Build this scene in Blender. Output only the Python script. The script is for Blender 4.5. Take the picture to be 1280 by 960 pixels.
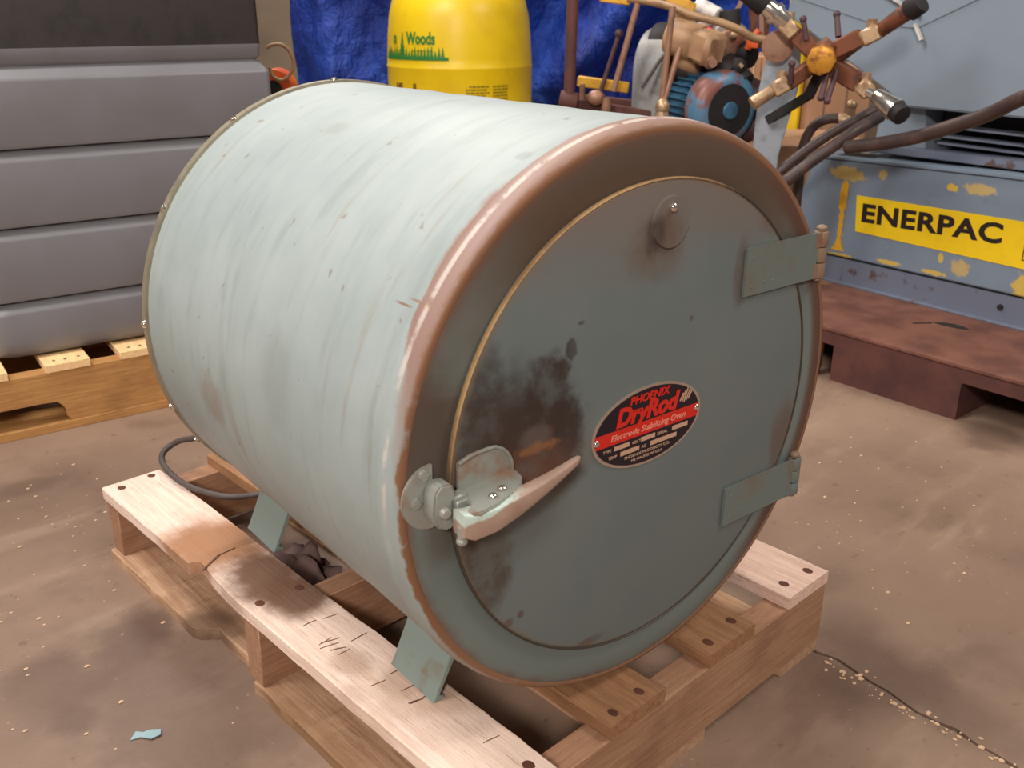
import bpy, bmesh, math, random
from mathutils import Vector, Matrix, noise as mn
PI = math.pi
R = math.radians
random.seed(7)
scene = bpy.context.scene
for o in list(bpy.data.objects):
    bpy.data.objects.remove(o)
col = scene.collection

def srgb(r, g, b):
    f = lambda c: ((c/255)/12.92 if c/255 <= .04045 else (((c/255)+.055)/1.055)**2.4)
    return (f(r), f(g), f(b), 1)

# ---------------------------------------------------------------- camera
cd = bpy.data.cameras.new('camera'); cam = bpy.data.objects.new('camera', cd); col.objects.link(cam)
cd.sensor_width = 36; cd.lens = 1202.0/1280*36
cam.location = (-.4501, -.5095, .8208)
yaw, pit, rol = .8154, .3749, .0015
fw = Vector((math.cos(pit)*math.cos(yaw), math.cos(pit)*math.sin(yaw), -math.sin(pit)))
rt = Vector((math.sin(yaw), -math.cos(yaw), 0)); up = rt.cross(fw)
r2 = math.cos(rol)*rt + math.sin(rol)*up; u2 = -math.sin(rol)*rt + math.cos(rol)*up
cam.rotation_euler = Matrix((r2, u2, -fw)).transposed().to_euler()
cd.dof.use_dof = True; cd.dof.focus_distance = 1.15; cd.dof.aperture_fstop = 11
cd.clip_start = .02
scene.camera = cam
# ---------------------------------------------------------------- light
w = bpy.data.worlds.new('world'); scene.world = w; w.use_nodes = True
w.node_tree.nodes['Background'].inputs[0].default_value = (1, .95, .91, 1)
w.node_tree.nodes['Background'].inputs[1].default_value = .14
def lamp(name, loc, target, size, power, color, sy=None):
    l = bpy.data.lights.new(name, 'AREA'); l.energy = power; l.color = color; l.size = size
    if sy: l.shape = 'RECTANGLE'; l.size_y = sy
    o = bpy.data.objects.new(name, l); col.objects.link(o); o.location = loc
    o.rotation_euler = (Vector(target)-Vector(loc)).to_track_quat('-Z', 'Y').to_euler()
lamp('ceiling_lamp_key', (-.7, 1.1, 3.1), (.2, .4, .2), 1.1, 78, (1, .97, .94))
lamp('ceiling_lamp_front', (-2.2, -1.8, 2.3), (.2, 0, .3), .4, 86, (1, .93, .86))
lamp('fill_lamp_left', (-2.8, 1.5, 3.2), (.1, .5, .4), 1.0, 48, (1, .97, .93))  # added fill to brighten the shell's left side, no real fitting
lamp('ceiling_lamp_back', (1.6, 3.0, 3.4), (1.9, 2.4, 0), 1.2, 90, (1, .94, .86))
lamp('ceiling_lamp_right', (2.0, -1.4, 3.2), (1.6, .3, 0), 1.0, 52, (1, .93, .84))
scene.view_settings.view_transform = 'Standard'; scene.view_settings.look = 'None'
scene.view_settings.gamma = 1; scene.view_settings.exposure = 0.0

# ---------------------------------------------------------------- materials
class NT:
    def __init__(s, name):
        s.m = bpy.data.materials.new(name); s.m.use_nodes = True; s.t = s.m.node_tree; s.n = s.t.nodes; s.l = s.t.links
        s.b = s.n['Principled BSDF']; tc = s.n.new('ShaderNodeTexCoord'); s.co = tc.outputs['Object']
        s.sep = None
    def put(s, i, v):
        if hasattr(v, 'links'): s.l.new(v, i)
        else: i.default_value = v
    def noise(s, scale, stretch=(1, 1, 1), detail=4, rough=.6, off=(0, 0, 0)):
        mp = s.n.new('ShaderNodeMapping'); mp.inputs['Scale'].default_value = stretch; mp.inputs['Location'].default_value = off
        s.l.new(s.co, mp.inputs['Vector'])
        t = s.n.new('ShaderNodeTexNoise'); t.inputs['Scale'].default_value = scale; t.inputs['Detail'].default_value = detail
        t.inputs['Roughness'].default_value = rough; s.l.new(mp.outputs[0], t.inputs['Vector']); return t.outputs[0]
    def axis(s, i):
        if s.sep is None: s.sep = s.n.new('ShaderNodeSeparateXYZ'); s.l.new(s.co, s.sep.inputs[0])
        return s.sep.outputs[i]
    def math(s, op, a, b=0., c=None, clamp=False):
        t = s.n.new('ShaderNodeMath'); t.operation = op; t.use_clamp = clamp; s.put(t.inputs[0], a); s.put(t.inputs[1], b)
        if c is not None: s.put(t.inputs[2], c)
        return t.outputs[0]
    def step(s, v, a, b):   # smooth 0 at a, 1 at b
        t = s.n.new('ShaderNodeMapRange'); t.interpolation_type = 'SMOOTHSTEP'
        if a > b:
            s.put(t.inputs[0], v); t.inputs[1].default_value = b; t.inputs[2].default_value = a
            t.inputs[3].default_value = 1; t.inputs[4].default_value = 0
        else:
            s.put(t.inputs[0], v); t.inputs[1].default_value = a; t.inputs[2].default_value = b
        return t.outputs[0]
    def blob(s, c, rad, wob=.0, ns=30, soft=.5):   # 1 inside an ellipsoid round c, noisy edge
        v = s.n.new('ShaderNodeVectorMath'); v.operation = 'SUBTRACT'; s.l.new(s.co, v.inputs[0]); v.inputs[1].default_value = c
        v2 = s.n.new('ShaderNodeVectorMath'); v2.operation = 'DIVIDE'; s.l.new(v.outputs[0], v2.inputs[0]); v2.inputs[1].default_value = rad
        v3 = s.n.new('ShaderNodeVectorMath'); v3.operation = 'LENGTH'; s.l.new(v2.outputs[0], v3.inputs[0]); d = v3.outputs['Value']
        if wob: d = s.math('ADD', d, s.math('MULTIPLY', s.math('SUBTRACT', s.noise(ns, detail=5), .5), wob*2))
        return s.step(d, 1+soft, 1-soft)
    def mix(s, f, a, b):
        t = s.n.new('ShaderNodeMix'); t.data_type = 'RGBA'; s.put(t.inputs[0], f); s.put(t.inputs[6], a); s.put(t.inputs[7], b); return t.outputs[2]
    def bump(s, h, strength=.3, dist=.002):
        t = s.n.new('ShaderNodeBump'); t.inputs['Strength'].default_value = strength; t.inputs['Distance'].default_value = dist
        s.l.new(h, t.inputs['Height']); s.l.new(t.outputs[0], s.b.inputs['Normal'])
    def done(s, c, rough=.6, metal=0.):
        s.put(s.b.inputs['Base Color'], c); s.put(s.b.inputs['Roughness'], rough); s.b.inputs['Metallic'].default_value = metal; return s.m

def plain(name, rgb, rough=.6, metal=0., var=.18, scale=25, rgb2=None, amt=(.45, .7)):
    t = NT(name); c = srgb(*rgb); d = srgb(*rgb2) if rgb2 else tuple(x*(1-var*2) for x in c[:3])+(1,)
    f = t.step(t.noise(scale), *amt); t.bump(t.noise(scale*6), .15, .001)
    return t.done(t.mix(f, c, d), rough, metal)

TEAL = srgb(146, 155, 153)
def mat_shell():
    t = NT('pale_teal_enamel'); y = t.axis(1)
    c = t.mix(t.step(t.noise(6), .3, .75), TEAL, srgb(160, 167, 165))
    c = t.mix(t.math('MULTIPLY', t.step(t.noise(9, (1, 5, 1), 6), .5, .75), .45), c, srgb(126, 137, 134))      # rubbed streaks round the drum
    c = t.mix(t.math('MULTIPLY', t.step(t.noise(5, (1, 9, 1), 5, off=(3, 1, 2)), .58, .75), .5), c, srgb(140, 128, 112))
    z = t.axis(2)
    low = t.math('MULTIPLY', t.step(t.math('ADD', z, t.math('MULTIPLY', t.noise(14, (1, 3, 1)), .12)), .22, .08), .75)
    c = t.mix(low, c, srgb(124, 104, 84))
    # worn front seam: bare primer over the shoulder, a thin rust line lower down
    nz_ = t.math('MULTIPLY', t.math('SUBTRACT', t.noise(18, detail=6), .5), .03)
    wd = t.math('SUBTRACT', t.math('ADD', y, nz_), t.math('MULTIPLY', t.step(z, .36, .50), .026))
    c = t.mix(t.math('MULTIPLY', t.step(wd, .004, -.006), t.step(z, .30, .44)), c, srgb(140, 110, 98))
    c = t.mix(t.step(t.math('ADD', y, t.math('MULTIPLY', t.noise(50, detail=6), .012)), .0015, -.0015), c, srgb(130, 90, 64))
    bead_highlight = t.math('MULTIPLY', t.step(t.math('ABSOLUTE', t.math('SUBTRACT', y, .009)), .0035, .001), t.math('MULTIPLY', t.step(t.noise(25), .38, .5), t.step(z, .22, .34)))
    c = t.mix(t.math('MULTIPLY', bead_highlight, .75), c, srgb(196, 184, 174))  # worn bead with a pale highlight painted along it
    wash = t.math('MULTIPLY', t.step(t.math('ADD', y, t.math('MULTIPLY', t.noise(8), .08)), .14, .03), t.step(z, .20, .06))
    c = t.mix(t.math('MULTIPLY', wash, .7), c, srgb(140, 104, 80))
    for p, rad, k, cc in (((-0.2478, 0.0423, 0.4628), (.003, .012, .0010), .9, (128, 96, 74)), ((-0.2441, 0.0244, 0.4684), (.003, .014, .0011), .8, (140, 104, 82)), ((-0.2405, 0.0074, 0.4738), (.003, .010, .0009), .6, (140, 110, 90)),
                      ((-0.1194, 0.0427, 0.573), (.008, .008, .004), .5, (120, 126, 126)), ((-0.1295, 0.3616, 0.5683), (.018, .02, .006), .3, (130, 126, 116)), ((-0.2928, 0.3953, 0.2729), (.02, .03, .03), .5, (128, 112, 92)), ((-0.2899, 0.218, 0.3553), (.02, .03, .05), .25, (120, 120, 108))):
        c = t.mix(t.math('MULTIPLY', t.blob(p, rad, .5, 60, .4), k), c, srgb(*cc))
    sp = t.math('MULTIPLY', t.step(t.noise(45, detail=2), .70, .74), .6)
    c = t.mix(sp, c, srgb(128, 110, 92))
    t.bump(t.noise(4, (1, 4, 1), 3), .25, .01)
    return t.done(c, .55)
def mat_face():
    t = NT('stained_teal_enamel_face'); x, z = t.axis(0), t.axis(2)
    c = t.mix(t.step(t.noise(8), .3, .8), srgb(106, 116, 113), srgb(112, 120, 116))
    c = t.mix(t.math('MULTIPLY', t.step(t.math('ADD', z, t.math('MULTIPLY', t.noise(12), .15)), .42, .62), .85), c, srgb(82, 56, 38))
    r_ = t.math('SQRT', t.math('ADD', t.math('POWER', x, 2.), t.math('POWER', t.math('SUBTRACT', z, .3039), 2.)))
    edge = t.step(t.math('ADD', r_, t.math('MULTIPLY', t.noise(30), .02)), .286, .302)
    c = t.mix(t.math('MULTIPLY', edge, .8), c, srgb(104, 62, 40))
    right = t.math('MULTIPLY', t.step(r_, .262, .275), t.step(x, .12, .22))
    c = t.mix(t.math('MULTIPLY', right, .85), c, srgb(88, 54, 42))
    c = t.mix(t.math('MULTIPLY', t.blob((-.262, 0, .36), (.034, .1, .06), .5), .85), c, srgb(76, 58, 48))
    c = t.mix(t.math('MULTIPLY', t.blob((-.245, 0, .27), (.025, .1, .03), .4), .6), c, srgb(80, 66, 54))
    return t.done(c, .5)
def mat_door():
    t = NT('stained_teal_enamel_door'); z = t.axis(2)
    c = t.mix(t.step(t.noise(7), .3, .8), srgb(100, 109, 109), srgb(108, 115, 113))
    c = t.mix(t.math('MULTIPLY', t.step(t.math('ADD', z, t.math('MULTIPLY', t.noise(10), .12)), .50, .60), .8), c, srgb(116, 102, 94))
    soot, brown = srgb(52, 40, 36), srgb(84, 58, 40)
    grit = t.math('ADD', .45, t.math('MULTIPLY', t.step(t.noise(24, detail=7, rough=.7), .35, .6), .55))
    def add(p, rad, wob, k, cc, ns=30, soft=.4):
        nonlocal c
        c = t.mix(t.math('MULTIPLY', t.math('MULTIPLY', t.blob(p, rad, wob, ns, soft), grit), k), c, cc)
    add((-0.1759, -0.0124, 0.3527), (.065, .1, .058), .5, .75, soot, 25)
    add((-0.2111, -0.0124, 0.3321), (.05, .1, .05), .5, .7, srgb(70, 52, 44), 30)
    add((-0.1758, -0.0124, 0.3057), (.085, .1, .045), .5, .6, srgb(92, 62, 46), 25)
    add((-0.1191, -0.0124, 0.3129), (.025, .1, .045), .6, .75, soot, 40, .4)
    add((-0.1377, -0.0124, 0.3735), (.024, .1, .036), .7, .85, soot, 60, .25)
    add((-0.1622, -0.0124, 0.3412), (.06, .1, .030), .8, .8, soot, 45, .4)
    add((-0.1118, -0.0124, 0.3352), (.018, .1, .03), .6, .85, soot, 50, .3)
    add((-0.1102, -0.0124, 0.4092), (.006, .1, .012), .8, .8, soot, 90, .3)
    add((-0.1211, -0.0124, 0.3911), (.012, .1, .010), .8, .8, soot, 90, .3)
    add((-0.1526, -0.0124, 0.3025), (.042, .1, .028), .8, .75, srgb(96, 60, 46), 50, .5)
    add((-0.1501, -0.0124, 0.3339), (.018, .1, .010), .6, .6, srgb(96, 88, 84), 40, .4)
    add((-0.1462, -0.0124, 0.3224), (.022, .1, .005), 1.0, .7, srgb(146, 98, 62), 90, .5)
    add((-0.2062, -0.0124, 0.3833), (.02, .1, .05), .6, .6, soot, 40)
    add((-0.2053, -0.0124, 0.2257), (.026, .1, .048), .6, .95, srgb(66, 50, 36), 40, .4)
    add((-0.1757, -0.0124, 0.2483), (.06, .1, .03), .4, .35, srgb(74, 60, 46), 25)
    add((-0.225, -0.0124, 0.274), (.02, .1, .05), .4, .75, srgb(70, 54, 42), 30)
    add((-0.1667, -0.0124, 0.1512), (.004, .1, .004), .3, .8, srgb(80, 52, 42), 80)
    add((-0.1814, -0.0124, 0.1476), (.006, .1, .005), .5, .7, srgb(90, 58, 44), 80)
    add((-0.0054, -0.0124, 0.4851), (.034, .1, .034), .5, .7, srgb(96, 72, 56), 35)
    add((-0.0116, -0.0124, 0.4973), (.012, .1, .02), .4, .6, soot, 60)
    add((0.0487, -0.0124, 0.4068), (.003, .1, .003), .3, .8, brown, 80)
    add((-0.0985, -0.0124, 0.431), (.004, .1, .002), .3, .7, soot, 80)
    add((-0.0743, -0.0124, 0.0786), (.02, .1, .005), .5, .6, brown, 60)
    add((0.1212, -0.0124, 0.4415), (.012, .1, .035), .4, .5, brown, 40)
    add((0.1716, -0.0124, 0.4928), (.03, .1, .018), .4, .6, srgb(96, 66, 54), 40)
    add((0.222, -0.0124, 0.2288), (.02, .1, .05), .4, .55, srgb(96, 62, 46), 30)
    x = t.axis(0)
    r_ = t.math('SQRT', t.math('ADD', t.math('POWER', x, 2.), t.math('POWER', t.math('SUBTRACT', z, .3039), 2.)))
    c = t.mix(t.math('MULTIPLY', t.step(t.math('ADD', r_, t.math('MULTIPLY', t.noise(40), .012)), .243, .252), .6), c, srgb(120, 96, 70))
    t.bump(t.noise(5), .1, .01)
    return t.done(c, .5)
M = {}
M['shell'] = mat_shell(); M['face'] = mat_face(); M['door'] = mat_door()
def mat_lip():
    t = NT('worn_shaded_door_edge'); x, z = t.axis(0), t.axis(2)
    k = t.math('MULTIPLY', t.step(z, .30, .36), t.step(x, .12, .02))
    return t.done(t.mix(k, srgb(70, 64, 56), t.mix(t.step(t.noise(30), .4, .6), srgb(206, 168, 120), srgb(176, 140, 100))), .35, .2)  # gold wear at upper left; elsewhere the edge's shadow is painted dark
M['lip'] = mat_lip()
M['hinge'] = plain('hinge_teal_enamel', (104, 114, 111), .5, 0, scale=14, rgb2=(112, 100, 86), amt=(.5, .75))
M['hinge_rust'] = plain('hinge_rusty_knuckle', (132, 108, 88), .6, 0, rgb2=(124, 74, 50))
M['leg'] = plain('leg_teal_enamel', (128, 140, 134), .5, 0, scale=20, rgb2=(122, 106, 84), amt=(.55, .75))
M['latch'] = plain('worn_latch_enamel', (152, 154, 146), .38, .2, scale=30, rgb2=(150, 120, 102), amt=(.5, .72))
def mat_handle():
    t = NT('worn_handle_enamel'); x, z = t.axis(0), t.axis(2)
    ln = t.math('SUBTRACT', z, t.math('ADD', AZ_-.012+.248*.30, t.math('MULTIPLY', x, .30)))
    k = t.step(t.math('ADD', ln, t.math('MULTIPLY', t.math('SUBTRACT', t.noise(70), .5), .008)), .0075, .0045)
    c = t.mix(t.step(t.noise(40), .5, .7), srgb(188, 204, 194), srgb(170, 168, 154))
    return t.done(t.mix(t.math('MULTIPLY', k, .9), c, t.mix(t.noise(60), srgb(182, 148, 132), srgb(140, 104, 84))), .32, .05)
AZ_ = .3039
M['handle'] = mat_handle()
M['steel'] = plain('worn_steel', (190, 176, 160), .3, .7)
M['chrome'] = plain('bright_plated_steel', (225, 215, 205), .18, .95, var=.05)
M['band'] = plain('weathered_back_band', (150, 140, 120), .45, .4)
M['rubber'] = plain('dark_rubber_cord', (78, 66, 62), .6)
M['hose'] = plain('hydraulic_hose', (62, 46, 44), .5, rgb2=(82, 60, 54))
M['dark'] = plain('black_parts_and_shade', (30, 24, 24), .7)  # black parts, and painted shade in the gap under the tank
M['plate_black'] = plain('plate_black', (30, 22, 34), .35, .2, var=.02)
M['plate_rim'] = plain('plate_silver', (190, 170, 156), .3, .6, var=.03)
M['plate_red'] = plain('plate_red', (205, 34, 22), .4, .0, var=.02)
M['plate_tan'] = plain('plate_tan', (200, 160, 134), .4, .1, var=.03)
M['plate_white'] = plain('plate_lettering', (226, 140, 120), .4, 0, var=.02)
def wood(name, a, b, c3, along, stains=(), rough=.75):
    t = NT(name); st = [14, 14, 14]; st[along] = 1.0
    g = t.noise(9, tuple(st), 6, .65)
    c = t.mix(t.step(g, .3, .7), srgb(*a), srgb(*b))
    st2 = [30, 30, 30]; st2[along] = 2
    c = t.mix(t.math('MULTIPLY', t.step(t.noise(12, tuple(st2), 4), .58, .7), .45), c, srgb(*c3))
    c = t.mix(t.math('MULTIPLY', t.step(t.noise(7, detail=5), .52, .72), .4), c, srgb(*c3))
    for p, rad, k, cc in stains:
        c = t.mix(t.math('MULTIPLY', t.blob(p, rad, .6, 18, .45), k), c, srgb(*cc))
    t.bump(t.noise(14, tuple(st), 8, .7), .6, .003)
    return t.done(c, rough)
OIL_SHADE = (104, 70, 50)  # oily brown that also carries the barrel's shadow
M['deck'] = wood('weathered_deck_board', (240, 206, 190), (216, 178, 160), (150, 116, 98), 1)
M['deck_left'] = wood('oil_and_shade_deck_board', (242, 216, 200), (228, 194, 174), (170, 130, 106), 1,  # dark middle patches: oil plus the barrel's shadow painted in
    (((0.0417, 0.6186, 0.126), (.07, .075, .05), .95, (160, 110, 74)), ((0.0533, 0.4977, 0.126), (.05, .06, .05), .95, OIL_SHADE), ((0.0638, 0.4325, 0.126), (.045, .05, .05), .95, OIL_SHADE),
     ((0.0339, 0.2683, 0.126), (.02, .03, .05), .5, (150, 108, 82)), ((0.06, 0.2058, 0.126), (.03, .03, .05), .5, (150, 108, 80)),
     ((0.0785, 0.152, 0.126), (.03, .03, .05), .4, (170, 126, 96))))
M['deck_brown'] = wood('brown_deck_board', (168, 122, 86), (140, 98, 66), (100, 66, 44), 1)
M['stringer'] = wood('pallet_stringer', (176, 134, 104), (156, 112, 84), (116, 78, 58), 0)
M['bottom'] = wood('oily_bottom_board', (196, 158, 126), (168, 126, 96), (104, 72, 46), 1, (((-0.0039, 0.5899, 0.018), (.06, .06, .05), .8, (92, 66, 46)), ((-0.0051, 0.3134, 0.018), (.03, .12, .05), .7, (116, 82, 46))))
M['yel_board'] = wood('yellow_pine_board', (248, 210, 156), (234, 190, 134), (190, 144, 94), 1)
M['yel_str'] = wood('yellow_pine_stringer', (190, 140, 82), (168, 118, 66), (128, 86, 48), 0)
M['nail'] = plain('rusty_nail', (92, 50, 34), .7)
M['split'] = plain('dark_wood_split', (104, 70, 54), .9)
def mat_floor():
    t = NT('stained_concrete')
    c = t.mix(t.step(t.noise(1.6, detail=6), .3, .7), srgb(146, 120, 101), srgb(126, 100, 84))
    c = t.mix(t.math('MULTIPLY', t.step(t.noise(5, detail=6, off=(2, 5, 0)), .5, .7), .5), c, srgb(104, 80, 66))
    c = t.mix(t.math('MULTIPLY', t.step(t.noise(3, (.8, 3.0, 1), 6, off=(7, 1, 0)), .52, .7), .65), c, srgb(160, 134, 114))
    c = t.mix(t.math('MULTIPLY', t.step(t.noise(70, detail=2), .70, .76), .5), c, srgb(206, 186, 160))
    c = t.mix(t.math('MULTIPLY', t.step(t.noise(40, detail=3, off=(1, 9, 0)), .64, .72), .45), c, srgb(90, 66, 54))
    for p, rad, k in (((-0.0343, 0.4889, 0), (.16, .20, .1), .55), ((-0.2034, 0.6055, 0), (.18, .16, .1), .35), ((0.0385, 1.2222, 0), (.25, .10, .1), .25), ((-0.0753, 0.6657, 0), (.05, .05, .1), .6), ((-0.1925, 0.6371, 0), (.05, .07, .1), .5), ((-0.1923, 0.555, 0), (.03, .03, .1), .6), ((-0.0391, 0.6697, 0), (.03, .03, .1), .6),
                      ((0.6029, -0.0645, 0), (.09, .10, .1), .55), ((0.6221, -0.1684, -0), (.05, .12, .1), .45), ((1.5003, 0.124, 0), (.07, .06, .1), .7), ((0.6894, 0.0001, 0), (.05, .05, .1), .35),
                      ((-0.0265, 1.2395, 0), (.06, .03, .1), .5), ((1.1679, 0.1655, 0), (.2, .16, .1), .25)):
        c = t.mix(t.math('MULTIPLY', t.blob(p, rad, .7, 12, .5), k), c, srgb(92, 70, 58))
    t.bump(t.noise(30, detail=8, rough=.7), .35, .004)
    return t.done(c, t.math('ADD', t.math('MULTIPLY', t.noise(4), .3), .45))
M['floor'] = mat_floor()
M['crumb'] = plain('pale_concrete_crumb', (205, 170, 138), .8, 0, var=.15, scale=60)
M['tub'] = plain('grey_moulded_plastic', (120, 118, 122), .42, 0, scale=5, rgb2=(112, 108, 110), amt=(.3, .8))
M['tub_shade'] = plain('shade_dark_plastic', (46, 38, 36), .6)  # shadow on the upper tub put into a darker plastic colour
def mat_tarp():
    t = NT('blue_tarpaulin'); n = t.noise(2.2, (1, 1, .5), 6)
    c = t.mix(t.step(n, .35, .65), srgb(8, 36, 124), srgb(22, 72, 176))
    t.bump(t.math('ADD', t.noise(5, (1, 1, .6), 7, .7), t.math('MULTIPLY', t.noise(30, detail=3), .15)), 1.0, .06)
    return t.done(c, .5)
M['tarp'] = mat_tarp()
M['yellow'] = plain('yellow_drum_plastic', (238, 200, 18), .38, 0, scale=4, rgb2=(224, 184, 16))
M['green'] = plain('green_print', (44, 124, 50), .5, 0, var=.05)
M['faint'] = plain('faint_dark_print', (150, 128, 20), .5, 0, var=.1)
M['brownprint'] = plain('brown_print', (112, 74, 30), .5, 0, var=.1)
def mat_machine():
    t = NT('blue_grey_machine_paint')
    c = t.mix(t.step(t.noise(3, detail=5), .3, .7), srgb(124, 138, 152), srgb(112, 124, 140))
    c = t.mix(t.math('MULTIPLY', t.step(t.noise(9, (1, 1, 2), 5), .55, .72), .5), c, srgb(92, 98, 112))
    c = t.mix(t.math('MULTIPLY', t.step(t.noise(50, detail=3), .68, .72), .5), c, srgb(160, 164, 168))
    Y = srgb(214, 176, 60)
    for p, rad, k in (((0.0224, 0, 0.4153), (.05, .05, .018), .7), ((0.1244, 0, 0.4266), (.012, .05, .012), .6), ((0.3109, 0, 0.4191), (.014, .05, .008), .9), ((0.3793, 0, 0.4251), (.04, .05, .012), .6),
                      ((0.1735, 0, 0.2099), (.035, .05, .006), .8), ((0.3003, 0, 0.2098), (.03, .05, .006), .8), ((0.3122, 0, 0.2504), (.008, .05, .012), .8), ((0.3647, 0, 0.2355), (.022, .05, .02), .6),
                      ((0.5172, 0, 0.2206), (.02, .05, .03), .85), ((0.0303, 0, 0.198), (.035, .05, .008), .8)):
        c = t.mix(t.math('MULTIPLY', t.blob(p, rad, 1.0, 60, .2), k), c, Y)
    t.bump(t.noise(12), .1, .004)
    return t.done(c, .42)
M['machine'] = mat_machine()
M['hood'] = plain('pale_blue_machine_paint', (134, 146, 158), .42, 0, scale=2, rgb2=(124, 134, 146), amt=(.3, .8))
M['flange'] = plain('chipped_blue_grey_steel', (110, 116, 132), .5, .1, scale=16, rgb2=(92, 70, 66), amt=(.58, .68))
M['label_yellow'] = plain('label_yellow', (240, 200, 26), .4, 0, var=.03)
M['ink'] = plain('label_black', (36, 22, 20), .5, 0, var=.02)
M['rust'] = plain('rusty_brown_steel', (124, 80, 66), .75, .1, scale=9, rgb2=(92, 54, 44), amt=(.35, .7))
M['rust_side'] = plain('dark_rusty_steel', (98, 58, 50), .75, .1, scale=9, rgb2=(76, 44, 42), amt=(.35, .7))
M['cast'] = plain('rusty_cast_iron', (118, 68, 44), .6, .3, scale=40, rgb2=(70, 42, 36))
M['brass'] = plain('tarnished_brass', (186, 154, 120), .4, .5, scale=40, rgb2=(142, 108, 84))
M['gold'] = plain('yellow_brass_nut', (204, 142, 50), .4, .5, scale=60, rgb2=(140, 84, 36))
M['copper'] = plain('dusty_copper_rod', (158, 118, 96), .5, .3, scale=30, rgb2=(128, 92, 72))
M['tanpipe'] = plain('dusty_tan_pipe', (166, 130, 94), .5, .1)
M['guard'] = plain('grey_guard_paint', (140, 138, 136), .45)
M['motor'] = plain('blue_motor_paint', (62, 106, 134), .42, .1, scale=14, rgb2=(50, 80, 100))
M['cowl'] = plain('chipped_blue_cowl_paint', (84, 128, 158), .42, .1, scale=9, rgb2=(128, 80, 70), amt=(.5, .6))
M['motor_rust'] = plain('motor_rust_paint', (132, 84, 74), .5, .1)
M['maroon'] = plain('maroon_iron', (82, 54, 58), .6)
M['orange'] = plain('orange_plastic', (222, 92, 36), .45)
M['orangeyel'] = plain('yellow_machine_paint', (216, 160, 40), .45)
M['blocktan'] = plain('tan_pump_paint', (178, 140, 104), .5, .0, scale=14, rgb2=(160, 118, 92))
M['card'] = plain('tan_cardboard', (184, 140, 108), .85, 0, scale=3, rgb2=(170, 124, 94))
M['post'] = plain('blue_grey_post_paint', (150, 156, 164), .45, .1)
M['white'] = plain('white_block', (214, 206, 200), .5)
M['wall'] = plain('dusty_wall_paint', (138, 120, 100), .85, 0, scale=1)
M['rag'] = plain('dirty_cloth', (112, 88, 84), .9)
M['scrap'] = plain('pale_blue_scrap', (140, 164, 170), .6, 0, var=.05)

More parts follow.
